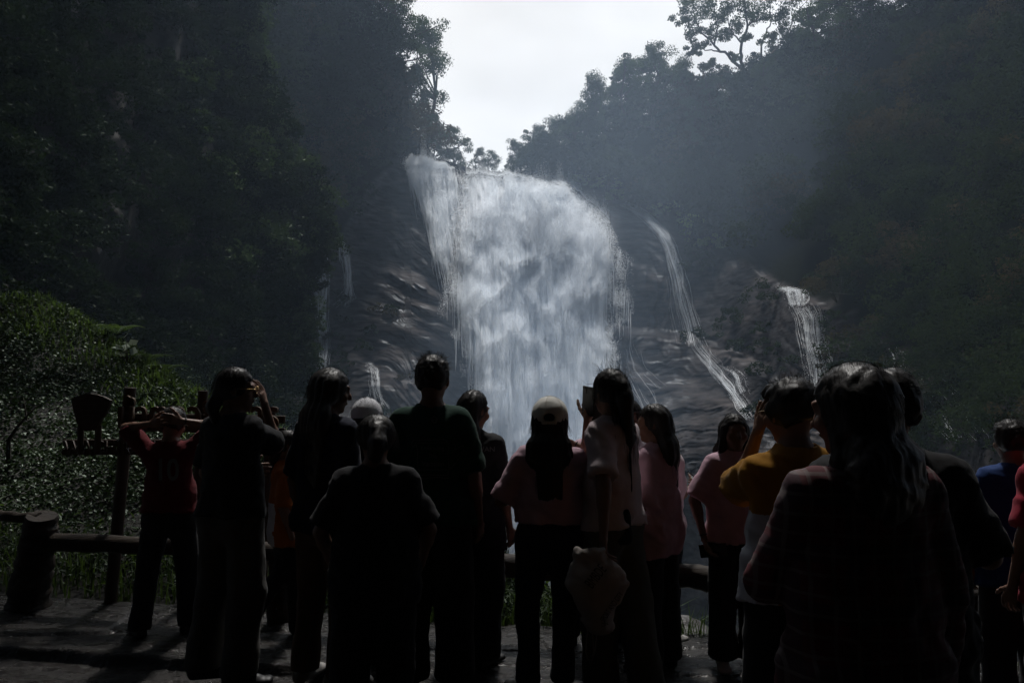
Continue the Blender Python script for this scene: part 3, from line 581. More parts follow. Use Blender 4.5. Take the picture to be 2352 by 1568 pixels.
def open_tree():
    D = 119.0; b0 = W(1712, 268, D); e = empty('tree', tuple(b0)); tag(e, 'tall open branched tree with forked limbs dark against the sky at upper right', 'tree', 'trees along the skyline')
    q = lambda x, y, dd=0: W(x, y, D + dd) - b0; tr = MB(); cr = MB()
    for pts, r0, r1 in (([(1712, 285), (1714, 215), (1708, 165)], .42, .34), ([(1708, 165), (1672, 128), (1640, 104), (1606, 66), (1580, 22)], .26, .06), ([(1660, 120), (1622, 116), (1596, 100)], .12, .04), ([(1640, 104), (1650, 60), (1640, 10)], .16, .05),
                        ([(1708, 165), (1700, 110), (1718, 60), (1708, 0), (1716, -50)], .28, .06), ([(1703, 100), (1680, 78), (1672, 40)], .14, .05), ([(1716, 200), (1745, 150), (1768, 128), (1800, 92), (1826, 40), (1848, 8)], .26, .05), ([(1768, 128), (1806, 124), (1838, 104)], .12, .04),
                        ([(1745, 150), (1752, 95), (1772, 50), (1766, -10)], .18, .05), ([(1718, 60), (1742, 40), (1748, 0)], .12, .04), ([(1690, 170), (1650, 158), (1620, 160)], .10, .03)):
        P = np.array([q(x, y, 1.4 * math.sin(x * .13 + y * .07)) for x, y in pts]); s_ = np.linspace(0, len(P) - 1, 4 * len(P)); P = np.stack([np.interp(s_, range(len(P)), P[:, k]) for k in range(3)], 1); P[1:-1] += RS.normal(size=P[1:-1].shape) * .09
        tr.tube(P, np.linspace(r0, r1, len(P)), 7, caps=False)
    cl = [(1578, 14, 18), (1566, 44, 13), (1600, 34, 20), (1590, 72, 15), (1606, 100, 14), (1590, 122, 10), (1636, 12, 22), (1650, 46, 18), (1628, 76, 15), (1672, 26, 22), (1664, 74, 14), (1700, 0, 24), (1714, 36, 20), (1690, 56, 15), (1736, 10, 24), (1746, 48, 17), (1722, 84, 13), (1770, -4, 24), (1776, 38, 20), (1800, 14, 22), (1796, 70, 17), (1826, 40, 20), (1846, 8, 18), (1836, 78, 15), (1816, 104, 15), (1842, 110, 12), (1764, 90, 14), (1620, 158, 13), (1640, 140, 9), (1655, -30, 24), (1740, -40, 26), (1810, -30, 24), (1600, -14, 18), (1690, 132, 9), (1856, 40, 10)]
    for x, y, r in cl:
        for k in range(5):
            c0 = q(x + RS.normal() * r * .75, y + RS.normal() * r * .6, RS.uniform(-3, 3)); n_ = 110; V = RS.normal(size=(n_, 3)); V /= np.linalg.norm(V, axis=1)[:, None]; V *= (RS.rand(n_) ** .5)[:, None] * r * .72 * D / F_PX
            cr.leaves(c0 + V * [1.2, 1.2, .8], RS.uniform(.10, .26, n_), N=V, asp=.5)
    tr.obj('trunk', BARK, e); cr.obj('crown', LEAF_TREE, e, smooth=False)
open_tree()
# shrubs on the rock right of the falls
def shrub(label, px, py, r, D=None, mtl=None, n=900, leaf=.12):
    D = float(Dfar(px, py)) if D is None else D; b = W(px, py, D); e = empty('shrub', tuple(b)); tag(e, label, 'shrub', 'shrubs on the rocks beside the falls')
    mb = MB(); crowns(np.array([[0, 0, r * .4]]), np.array([r]), 16, n // 16, np.array([leaf]), mb); mb.obj('foliage', mtl or LEAF_BRIGHT, e, smooth=False)
    mb = MB(); 
    for i in range(4): mb.tube([np.zeros(3) - [0, 0, .3], RS.normal(size=3) * .15 * r + [0, 0, .3 * r], RS.normal(size=3) * .5 * r + [0, 0, .8 * r]], [.05, .04, .02], 5)
    mb.obj('stem', BARK, e)
shrub('small pale green grass tuft on the lip beside the crest of the falls', 1330, 432, 1.5)
shrub('round pale shrub on the wet rock shoulder right of the crest', 1395, 440, 2.2)
shrub('low bright shrub at the edge of the shiny rock slab', 1412, 462, 1.4)
shrub('brown twiggy bush standing above the rock shoulder', 1478, 450, 2.6, mtl=LEAF_WARM)
shrub('bright green grassy clump above the narrow side fall', 1535, 505, 2.4)
shrub('bright green grassy clump on the slope right of the narrow side fall', 1585, 545, 2.4)
shrub('small green clump at the lower end of the grassy slope', 1630, 575, 1.7)
shrub('drooping bush overhanging the two step fall on its right', 1925, 690, 3.2, mtl=LEAF_WARM, n=2200)
shrub('low bush leaning in from the left of the two step fall', 1770, 700, 1.8, mtl=LEAF_FAR)

# leafy boughs added overhead, out of view, to keep sun and sky off the platform
mb = MB(); n = 820; X = RS.uniform(-25, 25, n); Y = RS.uniform(-14, 17, n); Y = np.where((X < -3) & (Y > 11), 11 + (Y - 11) * 2.0, Y); C = np.stack([X, Y, np.maximum(9.4, 4.6 + .52 * Y) + RS.uniform(0, 1.6, n)], 1)
C = C[(np.abs(Y - 10.2) > 2.2) & ~((X > -4) & (Y > 8))]; n = len(C); crowns(C, RS.uniform(1.0, 1.5, n), 16, 30, np.full(n, .152), mb, 0, .6, False)
n = 41000; mb.leaves(np.stack([RS.uniform(-24, 24, n), RS.uniform(7.6, 12.6, n), RS.uniform(10.2, 12, n)], 1), .105); n = 9000; mb.leaves(np.stack([RS.uniform(-4, 18, n), RS.uniform(12.6, 15.4, n), RS.uniform(12.2, 13.4, n)], 1), .105)  # loose leaf layer added out of view to let part of the sun through
for x, y in ((-11, 3), (11.5, 2), (-7, -7), (8, -8)):
    mb.tube([(x, y, -.5), (x * .97, y, 4), (x * .93, y + .3, 9.5)], [.34, .26, .2], 10, 2)
    for k in range(9):
        a = RS.uniform(0, 6.28); r = RS.uniform(4, 9); mb.tube([(x * .94, y + .2, RS.uniform(7, 9.3)), (x * .94 + math.cos(a) * r * .5, y + math.sin(a) * r * .5, 9.8), (np.clip(x * .94 + math.cos(a) * r, -15, 15), np.clip(y + math.sin(a) * r, -13, 10), 10.4)], [.12, .08, .03], 6, 2)
struct(mb.obj('forest', [LEAF_NEAR, LEAF_WARM, BARK], smooth=False), 'unseen tree canopy added overhead to shade the viewing platform', 'stuff')
# ------------------------------------------------------------------ platform
def FY(X): return np.interp(X, [-9, -3.3, 1.54, 2.64, 8], [6.6, 5.62, 4.70, 4.42, 3.2])     # line of the rail along the platform edge
xs = np.arange(-5.2, 5.2, .014); ts = np.concatenate([[-3.2, -2.4], np.arange(-1.75, .42, .012)])
XX, TT = np.meshgrid(xs, ts); YYp = FY(XX) + TT
ca, sa = math.cos(.10), math.sin(.10)
def slabs(X, Y):
    """irregular flagstones: nearest / second nearest of a jittered lattice"""
    u = X / .85 + .25 * n2(X * 1.5, Y * 1.5, 81, 3); v = Y / .34 + .35 * n2(X * 1.1, Y * 1.1, 82, 3); iu, iv = np.floor(u), np.floor(v); d1 = np.full(X.shape, 9.); d2 = d1.copy(); cid = np.zeros(X.shape)
    for a in (-1, 0, 1):
        for b_ in (-1, 0, 1):
            cu, cv = iu + a, iv + b_
            h1 = _hash(cu.astype(int), cv.astype(int), cu.astype(int) * 0, 3); h2 = _hash(cu.astype(int), cv.astype(int), cu.astype(int) * 0 + 1, 3)
            d = np.maximum(np.abs(u - cu - .2 - .6 * h1), np.abs(v - cv - .25 - .5 * h2) * 1.05); m_ = d < d1
            d2 = np.where(m_, d1, np.minimum(d2, d)); cid = np.where(m_, h1 * 7.3 + h2 * 3.1, cid); d1 = np.where(m_, d, d1)
    return d2 - d1, cid % 1
gap, cid = slabs(XX, YYp)
u = XX * ca - YYp * sa
H = -.016 * (1 - sstep(0, .05, gap + .03 * n2(XX * 14, YYp * 14, 79, 2))) + (cid - .5) * .020 + .011 * n2(XX * 1.6, YYp * 9 + u * 2, 83, 4) + .010 * n2(XX * 7, YYp * 26, 84, 4) + .004 * n2(XX * 60, YYp * 60, 85, 2)
step = sstep(-.74, -.71, TT + .035 * n2(XX * 2.2, 0, 86, 3)); H += (.065 - .05 * sstep(-1.6, -.4, XX)) * (step - 1) 
H -= sstep(.24, .36, TT + .05 * n2(XX * 3, 0, 87, 3)) * .25
STONE = mat('wet_slate', (.019, .0155, .0135), (.009, .0075, .0065), .13, 3.5, .8, 60, .34, (1, 3, 1), rough2=.5, bdist=.014)
struct(MB().grid(np.stack([XX, YYp, H], -1)).obj('stone_pavement', STONE), 'wet rough slate paving of the viewing platform')
mb = MB(); gx = np.linspace(-40, 40, 60); gy = np.linspace(-40, 1.5, 40); A, B_ = np.meshgrid(gx, gy); mb.grid(np.stack([A, B_, -.06 + .02 * n2(A, B_, 88, 2)], -1)); struct(mb.obj('path', STONE), 'stone path running back from the platform')
# ------------------------------------------------------------------ bank beyond the rail
CRX = [-40, -9.4, -6.7, -5.0, -2.9, -1.2, .17, .75]; CRZ = [4.4, 3.1, 2.05, 1.42, .80, .25, -.22, -.6]; CRY = [17, 16, 14, 12, 10, 8.4, 7.0, 6.4]
def bank(x, y):
    zc = np.interp(x, CRX, CRZ); yc = np.interp(x, CRX, CRY); y0 = FY(x) + .22; t_ = np.clip((y - y0) / (yc - y0), 0, 1)
    z = -.06 + (zc + .06) * (t_ ** 1.25) + .10 * n2(x * .9, y * .9, 91, 3) * np.minimum(t_ * 4, 1)
    z = z - np.clip(y - yc, 0, 99) * .9 - np.clip(y - yc - 1.5, 0, 99) * .8
    z = z - np.clip(x - .45, 0, 99) * 1.7 - np.clip(y0 - .1 - y, 0, 9) * 1.0
    return np.maximum(z, -24)
bx = np.concatenate([np.linspace(-40, -12, 30), np.linspace(-11.6, 1.6, 150), np.linspace(1.7, 14, 30)]); bt = np.concatenate([np.linspace(-.3, 13, 150), np.linspace(13.3, 34, 40)])
BX, BT = np.meshgrid(bx, bt); BY = FY(np.clip(BX, -9, 8)) + .22 + BT; BZ = bank(BX, BY)
struct(MB().grid(np.stack([BX, BY, BZ], -1)).obj('bank', SOIL), 'earth bank rising on the left beyond the rail')
def bpts(n, x0, x1, dens):
    X = RS.uniform(x0, x1, n * 3); yc = np.interp(X, CRX, CRY); y0 = FY(X) + .22; t_ = RS.rand(n * 3) ** .75 * 1.06; Y = y0 + t_ * (yc - y0)
    k = dens(X, Y, t_) > RS.rand(len(X)); X, Y = X[k][:n], Y[k][:n]; return np.stack([X, Y, bank(X, Y)], 1)
IVY = leafmat('ivy_leaf', (.016, .028, .010), (.008, .014, .006), (.02, .036, .010), .14, .40, 3, .32)
FERN = leafmat('fern_green', (.040, .065, .015), (.022, .038, .011), (.075, .125, .022), .36, .5, 3)
# ivy carpet: broad overlapping leaves turned to the light
P = bpts(120000, -15, .6, lambda x, y, t_: sstep(.02, .16, t_) * (.35 + .65 * sstep(-.15, .25, n2(x * .8, y * .8, 92, 3) + .35 - 1.1 * sstep(.72, 1.0, t_))))
P[:, 2] += RS.uniform(.0, .16, len(P)) * (1 + n2(P[:, 0] * 2, P[:, 1] * 2, 93, 2))
d_ = P[:, 1]; mb = MB(); mb.leaves(P, RS.uniform(.015, .028, len(P)) * (d_ / 8.0) ** .6, asp=.8, up=.9)
struct(mb.obj('ground_cover', IVY, smooth=False), 'carpet of small glossy leaves covering the bank', 'stuff')
# finer bright growth along the crest and near the rail: grass blades
def blades(P, h, wdt, lean=.5):
    n = len(P); a = RS.uniform(0, 2 * math.pi, n); d = np.stack([np.cos(a), np.sin(a), np.zeros(n)], 1); e = np.stack([-np.sin(a), np.cos(a), np.zeros(n)], 1); h = h[:, None]; w_ = wdt[:, None]; l = RS.uniform(.1, 1, n)[:, None] * lean
    up = np.array([0, 0, 1.])
    p0 = P - e * w_; p1 = P + e * w_; q0 = P + up * h * .55 + d * h * l * .25 - e * w_ * .8; q1 = q0 + e * w_ * 1.6; t_ = P + up * h * (1 - .35 * l) + d * h * l
    V = np.stack([p0, p1, q1, q0, t_], 1).reshape(-1, 3); i = np.arange(n)[:, None] * 5
    return V, np.concatenate([i + np.array([[0, 1, 2]]), i + np.array([[0, 2, 3]]), i + np.array([[3, 2, 4]])])
mb = MB()
P = bpts(11000, -9, .8, lambda x, y, t_: 1 - sstep(.06, .26, t_ + .10 * n2(x * 1.5, y, 94, 2))); mb.add(*blades(P, RS.uniform(.10, .38, len(P)), RS.uniform(.003, .008, len(P)), .9))
P = bpts(9000, -10.5, .6, lambda x, y, t_: sstep(.74, .98, t_ + .15 * n2(x * .7, y * .7, 95, 2))); mb.add(*blades(P, RS.uniform(.10, .30, len(P)), RS.uniform(.006, .012, len(P)), 1.1))
X = np.concatenate([RS.normal(a_, s_, n_) for a_, s_, n_ in ((1.12, .10, 60), (.62, .10, 45), (1.32, .05, 14), (2.05, .12, 40), (2.9, .3, 60), (3.4, .3, 40), (.2, .15, 40), (.95, .06, 25), (1.75, .05, 10))]); Yg = FY(X) + RS.uniform(.16, .34, len(X))
mb.add(*blades(np.stack([X, Yg, np.full(len(X), -.10)], 1), RS.uniform(.10, .42, len(X)), RS.uniform(.003, .007, len(X)), 1.2))
struct(mb.obj('grass', FERN, smooth=False), 'bright green grass along the rail and on the crest of the bank', 'stuff')
# weedy plants in the grass by the rail, leafy clumps
P = bpts(5200, -9, .75, lambda x, y, t_: 1 - sstep(.08, .34, t_)); P[:, 2] += RS.uniform(.03, .36, len(P)); mb = MB(); mb.leaves(P, RS.uniform(.022, .055, len(P)), asp=.30, up=.3)
struct(mb.obj('weeds', FERN, smooth=False), 'leafy weeds among the grass behind the rail', 'stuff')
# ferns and one pale plant on the crest
def fern(label, px, py, D, r, nfr=9, mtl=None):
    b = W(px, py, D); e = empty('fern', tuple(b)); tag(e, label, 'fern', 'ferns on the crest of the bank'); mb = MB()
    for k in range(nfr):
        a = k * 2 * math.pi / nfr + RS.rand(); d = np.array([math.cos(a), math.sin(a), 0]); s_ = np.linspace(0, 1, 12)
        pts = d[None] * (s_ * r)[:, None] + np.array([0, 0, 1.])[None] * (r * (1.1 * s_ - .75 * s_ ** 2))[:, None]; mb.tube(pts, np.linspace(.006, .002, 12), 4, caps=False)
        e_ = np.array([-d[1], d[0], 0])
        for i in range(1, 12):
            ln = r * .28 * math.sin(math.pi * min(1, .12 + s_[i] * .85))
            for sg in (-1, 1): q = pts[i]; mb.add([q, q + e_ * sg * ln * .5 + d * .03, q + e_ * sg * ln + d * .05 - [0, 0, .02], q + e_ * sg * ln * .5 - d * .02], [(0, 1, 2, 3)])
    mb.obj('frond', mtl or FERN, e, smooth=False)
fern('upright fern on the crest of the bank, uppermost of the ferns', 268, 768, 14.4, .42); fern('fern halfway down the crest of the bank', 335, 835, 13.4, .40); fern('fern low on the crest beside the scalloped sign', 372, 858, 12.8, .36)
# bare dead branch on the bank at the far left
mb = MB(); a_ = W(20, 1010, 9.0); b_ = W(62, 955, 9.0); c_ = W(100, 925, 9.0); mb.tube([a_ - [0, 0, .8], a_, (a_ + b_) / 2 + [0, 0, .02], b_, (b_ + c_) / 2 + [0, 0, .02], c_], [.03, .022, .016, .012, .008, .004], 6); mb.tube([b_ - [0, 0, .05], b_ + [-.03, 0, .12], b_ + [-.05, 0, .22]], [.01, .007, .003], 5)
tag(mb.obj('dead_branch', BARK), 'thin bare grey branch sticking out of the bank at the far left', 'branch')
r_ = W(295, 808, 13.0); e = empty('plant', tuple(r_)); tag(e, 'pale whitish broad leaved plant among the dark leaves of the bank', 'plant'); gp = RS.normal(size=(9, 3)) * .10
mb = MB(); mb.leaves(gp, .10, asp=.7, up=.6); mb.obj('foliage', leafmat('pale_leaf', (.35, .40, .32), (.25, .3, .22), (.3, .35, .25), .2), e); mb = MB()
for q in gp: mb.tube([(0, 0, -.25), q * .5 - [0, 0, .1], q], [.008, .006, .003], 5)
mb.obj('stem', BARK, e)
# dark rocks below the edge, seen between legs
ROCKB = mat('boulder_rock', (.018, .016, .015), (.010, .009, .009), .6, 2, .8, 6, .4, bdist=.08)
def boulder(label, px, py, D, r, sq=.6):
    bm = bmesh.new(); bmesh.ops.create_icosphere(bm, subdivisions=4, radius=1); V = np.array([v.co for v in bm.verts]); me = bpy.data.meshes.new('boulder')
    k = 1 + .35 * fbm(V * 1.3 + px, 4, 5); 
    for v, s_ in zip(bm.verts, k): v.co = v.co * float(s_) * r; v.co.z *= sq
    bm.to_mesh(me); bm.free(); me.materials.append(ROCKB)
    for p_ in me.polygons: p_.use_smooth = True
    o = link('boulder', me); o.location = W(px, py, D); tag(o, label, 'boulder', 'boulders below the platform edge')
boulder('dark boulder below the edge left of the girl facing the camera', 1565, 1480, 8.2, .42); boulder('flat wet boulder below the edge just behind the girl facing the camera', 1660, 1520, 9, .5, .4); boulder('low boulder below the edge right of the girl facing the camera', 1790, 1500, 9.5, .45, .5)

# ------------------------------------------------------------------ log rail
LOG = mat('log_wood', (.05, .036, .025), (.022, .016, .012), .7, 5, .7, 14, .3, (.4, 3, 3), bdist=.01)
DARKWOOD = mat('sign_wood', (.075, .048, .032), (.04, .027, .02), .6, 5, .5, 18, .35, (1, 1, .3), bdist=.006)
def log(pts, r, parent=None, name='rail', loc=np.zeros(3)):
    pts = np.array(pts, float); k = 14; s_ = np.linspace(0, len(pts) - 1, k * (len(pts) - 1)); q = np.stack([np.interp(s_, range(len(pts)), pts[:, i]) for i in range(3)], 1)
    rr = np.interp(s_, range(len(pts)), r) * (1 + .05 * RS.normal(size=len(s_))); q += RS.normal(size=q.shape) * .004
    return MB().tube(q - loc, rr, 14, jit=.05).obj(name, LOG, parent)
fe = empty('log_fence', (-3.3, 5.62, 0)); tag(fe, 'low fence of thick round log rails along the edge of the platform', 'fence'); fl = np.array(fe.location)
def fz(px, py): # rail axis point at photo position on the fence line
    D = 5.6
    for _ in range(30): D = .5 * D + .5 * float(FY(W(px, py, D)[0]))
    return W(px, py, D)
a1 = fz(88, 1240); a2 = fz(640, 1268); a3 = fz(1176, 1300); a4 = fz(1590, 1324); a5 = fz(1790, 1350); a6 = fz(2297, 1380); a7 = fz(2700, 1420)
log([a1, a2], [.062, .060], fe, loc=fl); log([a2 + [.01, 0, 0], a3, a4, a5 - [.02, 0, 0]], [.066, .070, .072, .068], fe, loc=fl); log([a5, a6, a7], [.07, .07, .07], fe, loc=fl)
for q in (a2, a3 + (a4 - a3) * .5, a5, a6): log([q * [1, 1, 0] + [0, .02, -.35], q + [0, .02, -.05]], [.075, .07], fe, 'post', fl)
p0 = fz(66, 1378); p1 = fz(97, 1188); log([p0 - [.02, 0, .12], p0 * .5 + p1 * .5, p1 + [0, 0, .01]], [.145, .125, .105], fe, 'post', fl)
p2 = fz(-60, 1176); log([p2, p1 + [-.02, 0, -.01]], [.035, .035], fe, 'top_rail', fl)

# ------------------------------------------------------------------ name sign
def txt(s_, size, extr=.012, bold=0, space=1, cond=1):
    c = bpy.data.curves.new('t', 'FONT'); c.body = s_; c.size = size; c.extrude = extr; c.offset = bold; c.space_character = space; c.align_x = 'LEFT'; c.resolution_u = 4
    o = bpy.data.objects.new('t', c); COL.objects.link(o); bpy.context.view_layer.update()
    me = bpy.data.meshes.new_from_object(o.evaluated_get(bpy.context.evaluated_depsgraph_get())); bpy.data.objects.remove(o); bpy.data.curves.remove(c); return me
sg = empty('name_sign', (-2.8, 5.6, 0)); tag(sg, 'dark wooden sign with raised Thai letters on rails between three posts', 'sign'); sl = np.array(sg.location)
def post(pa, pb, r=.036):
    a_ = W(pa[0], pa[1], 5.72); b_ = W(pb[0], pb[1], 5.72); a_[2] = -.15; return MB().tube(np.stack([a_ + (b_ - a_) * k for k in np.linspace(0, 1, 8)]) - sl, r, 10, jit=.06).obj('post', DARKWOOD, sg)
post((250, 1385), (299, 890), .042); post((438, 1392), (467, 897), .036); post((597, 1380), (623, 940), .036)
def plank(pa, pb, hpx, D, parent, name, loc, mt=DARKWOOD, th=.03):
    a_ = W(pa[0], pa[1], D); b_ = W(pb[0], pb[1], D); ln = np.linalg.norm(b_ - a_); ang = math.atan2(b_[2] - a_[2], b_[0] - a_[0]); rot = np.array(Matrix.Rotation(-ang, 3, 'Y'))
    return MB().box((a_ + b_) / 2 - loc, (ln, th, hpx * D / F_PX), rot).obj(name, mt, parent, smooth=False)
plank((283, 957), (655, 963), 18, 5.68, sg, 'rail', sl); plank((283, 981), (655, 990), 15, 5.68, sg, 'rail', sl)
plank((146, 1016), (660, 1016), 15, 5.68, sg, 'rail', sl); plank((143, 1037), (660, 1037), 14, 5.68, sg, 'rail', sl)
LETTER = mat('letter_wood', (.13, .075, .035), (.08, .05, .028), .6, 6, .3, 20)
LETTERD = mat('letter_dark', (.085, .06, .045), (.06, .045, .035), .55, 6, .3, 20)
me = txt('น้ำตกวชิรธาร', .30, .014, .006); me.materials.append(LETTER); o = link('lettering', me, sg)
V = np.array([v.co for v in me.vertices]); a_ = W(272, 985, 5.64); b_ = W(640, 985, 5.64); k = (b_[0] - a_[0]) / (V[:, 0].max() - V[:, 0].min())
o.rotation_euler = (R(90), R(0), 0); o.scale = (k, k * 1.25, 1); o.location = a_ - sl - np.array([V[:, 0].min() * k, 0, 0])
me = txt('WACHIRATHAN WATERFALL', .12, .008, .001); me.materials.append(LETTERD); o = link('lettering', me, sg)
V = np.array([v.co for v in me.vertices]); a_ = W(146, 1043, 5.64); b_ = W(655, 1043, 5.64); k = (b_[0] - a_[0]) / (V[:, 0].max() - V[:, 0].min()); kh = (W(146, 1011, 5.64)[2] - a_[2]) / V[:, 1].max()
o.rotation_euler = (R(90), 0, 0); o.scale = (k, kh, 1); o.location = a_ - sl
# fan shaped board standing on the lower rails
ol = [(164, 916), (178, 909), (192, 905), (206, 904), (222, 906), (238, 911), (253, 919), (249, 934), (241, 950), (231, 964), (224, 978), (214, 988), (200, 990), (186, 984), (176, 970), (170, 950), (166, 932)]
fb = empty('fan_sign', tuple(W(208, 1012, 5.60))); tag(fb, 'dark fan shaped board on two short legs above the lettered rails', 'sign'); lb_ = np.array(fb.location)
P = np.array([W(x, y, 5.60) for x, y in ol]) - lb_; n = len(P); back_ = P + [0, .035, 0]; cen = P.mean(0)
mb = MB(); i = np.arange(n); j = (i + 1) % n
mb.add(np.concatenate([P, back_, [cen], [cen + [0, .035, 0]]]), np.stack([i, j, j + n, i + n], 1)); mb.f.append(np.stack([i, np.full(n, 2 * n), j], 1).astype(np.int32)); mb.mi.append(np.zeros(n, np.int32)); mb.f.append(np.stack([i + n, j + n, np.full(n, 2 * n + 1)], 1).astype(np.int32)); mb.mi.append(np.zeros(n, np.int32))
mb.obj('board', DARKWOOD, fb, smooth=False)
Q = cen + (P - cen) * .80 - [0, .004, 0]; mb = MB(); Q2 = cen + (P - cen) * .84 - [0, .004, 0]; mb.add(np.concatenate([Q, Q2]), np.stack([i, i + n, j + n, j], 1)); mb.obj('border_line', LETTERD, fb, smooth=False)
for k, (xa, xb) in enumerate(((190, 222), (180, 236), (188, 228))): y = 928 + k * 12; q = W((xa + xb) / 2, y, 5.594) - lb_; MB().box(q, ((xb - xa) * 5.6 / F_PX, .006, .008)).obj('carved_line', LETTERD, fb, smooth=False)
for x in (186, 226): a_ = W(x, 975, 5.63) - lb_; b_ = W(x - 2, 1040, 5.63) - lb_; MB().tube(np.stack([a_, (a_ + b_) / 2, b_]), .022, 8).obj('leg', DARKWOOD, fb)
# ------------------------------------------------------------------ people: smooth blended forms meshed as one surface each
class Field:
    def __init__(s, lo, hi, h):
        s.h = h; s.o = np.array(lo, float) - 3 * h; s.n = np.ceil((np.array(hi) + 3 * h - s.o) / h).astype(int) + 1
        s.f = np.full(tuple(s.n), .25, np.float32); s.ax = [s.o[i] + h * np.arange(s.n[i]) for i in range(3)]
    def sub(s, lo, hi):
        i0 = np.clip(np.floor((np.array(lo) - s.o) / s.h).astype(int), 0, s.n - 1); i1 = np.clip(np.ceil((np.array(hi) - s.o) / s.h).astype(int) + 1, 1, s.n)
        i1 = np.maximum(i1, i0 + 1); sl = tuple(slice(a, b) for a, b in zip(i0, i1))
        return sl, (s.ax[0][sl[0]][:, None, None], s.ax[1][sl[1]][None, :, None], s.ax[2][sl[2]][None, None, :])
    def put(s, sl, d, k, op='u'):
        f = s.f[sl]
        if op == 'u':
            h = np.clip(.5 + .5 * (f - d) / k, 0, 1); s.f[sl] = f * (1 - h) + d * h - k * h * (1 - h)
        elif op == 'c':   # carve
            d = -d; h = np.clip(.5 - .5 * (f - d) / k, 0, 1); s.f[sl] = f * (1 - h) + d * h + k * h * (1 - h)
    def cap(s, a, b, ra, rb, k=.02, op='u', flat=False):
        a, b = np.array(a, float), np.array(b, float); m = max(ra, rb) + 2 * k + 3 * s.h
        sl, (x, y, z) = s.sub(np.minimum(a, b) - m, np.maximum(a, b) + m); ab = b - a; L2 = ab @ ab + 1e-9
        px, py, pz = x - a[0], y - a[1], z - a[2]; t0 = (px * ab[0] + py * ab[1] + pz * ab[2]) / L2; t_ = np.clip(t0, 0, 1)
        d = np.sqrt((px - t_ * ab[0]) ** 2 + (py - t_ * ab[1]) ** 2 + (pz - t_ * ab[2]) ** 2) - (ra + (rb - ra) * t_)
        if flat: d = np.maximum(d, (t0 - 1) * math.sqrt(L2))
        s.put(sl, d, k, op)
    def ecap(s, a, b, r0, r1, side, k=.03, op='u', flat=False):
        a, b = np.array(a, float), np.array(b, float); ab = b - a; Ln = np.linalg.norm(ab) + 1e-9; w_ = ab / Ln
        e1 = np.array(side, float); e1 = e1 - w_ * (e1 @ w_); e1 /= np.linalg.norm(e1); e2 = np.cross(w_, e1); m = max(max(r0), max(r1)) + 2 * k + 3 * s.h
        sl, (x, y, z) = s.sub(np.minimum(a, b) - m, np.maximum(a, b) + m); p = (x - a[0], y - a[1], z - a[2])
        dot = lambda v: p[0] * v[0] + p[1] * v[1] + p[2] * v[2]
        al = dot(w_); t_ = np.clip(al / Ln, 0, 1); u = dot(e1); v = dot(e2); q = al - t_ * Ln
        rx = r0[0] + (r1[0] - r0[0]) * t_; ry = r0[1] + (r1[1] - r0[1]) * t_; mn = np.minimum(rx, ry)
        d = (np.sqrt((u / rx) ** 2 + (v / ry) ** 2 + (q / mn) ** 2) - 1) * mn
        if flat: d = np.maximum(d, np.maximum(al - Ln, -al))
        s.put(sl, d, k, op)
    def ell(s, c, r, M, k=.02, op='u'):
        c = np.array(c, float); m = max(r) + 2 * k + 3 * s.h; sl, (x, y, z) = s.sub(c - m, c + m); p = (x - c[0], y - c[1], z - c[2])
        q = [(p[0] * M[0, i] + p[1] * M[1, i] + p[2] * M[2, i]) / r[i] for i in range(3)]
        s.put(sl, (np.sqrt(q[0] ** 2 + q[1] ** 2 + q[2] ** 2) - 1) * min(r), k, op)
    def plane(s, P, n, k=.006):
        """keep the side where (p-P).n < 0"""
        x, y, z = s.ax[0][:, None, None], s.ax[1][None, :, None], s.ax[2][None, None, :]
        d = (x - P[0]) * n[0] + (y - P[1]) * n[1] + (z - P[2]) * n[2]; s.f = np.maximum(s.f, d.astype(np.float32))
    def disp(s, fn):
        m = np.abs(s.f) < .05; i = np.argwhere(m); P = s.o + i * s.h; s.f[m] += fn(P).astype(np.float32)
    def mesh(s, mb, m=0):
        f = s.f; f = f.copy(); f[0] = f[-1] = .1; f[:, 0] = f[:, -1] = .1; f[:, :, 0] = f[:, :, -1] = .1
        ins = f < 0; c = np.zeros(np.array(f.shape) - 1, np.int8)
        cs = [(a, b_, d) for a in (0, 1) for b_ in (0, 1) for d in (0, 1)]
        for a, b_, d in cs: c += ins[a:f.shape[0] - 1 + a, b_:f.shape[1] - 1 + b_, d:f.shape[2] - 1 + d]
        act = (c > 0) & (c < 8); I = np.argwhere(act)
        if not len(I): return mb
        idx = np.full(c.shape, -1, np.int32); idx[act] = np.arange(len(I)); acc = np.zeros((len(I), 3)); cnt = np.zeros(len(I))
        for a, b_, d in cs:
            for ax in range(3):
                o2 = [a, b_, d]
                if o2[ax]: continue
                o2[ax] = 1; f0 = f[I[:, 0] + a, I[:, 1] + b_, I[:, 2] + d]; f1 = f[I[:, 0] + o2[0], I[:, 1] + o2[1], I[:, 2] + o2[2]]
                x = (f0 < 0) != (f1 < 0); t_ = np.where(x, f0 / np.where(x, f0 - f1, 1), 0); pt = np.repeat(np.array([[a, b_, d]], float), len(I), 0); pt[:, ax] += t_
                acc[x] += pt[x]; cnt[x] += 1
        V = s.o + (I + acc / cnt[:, None]) * s.h; Fs = []
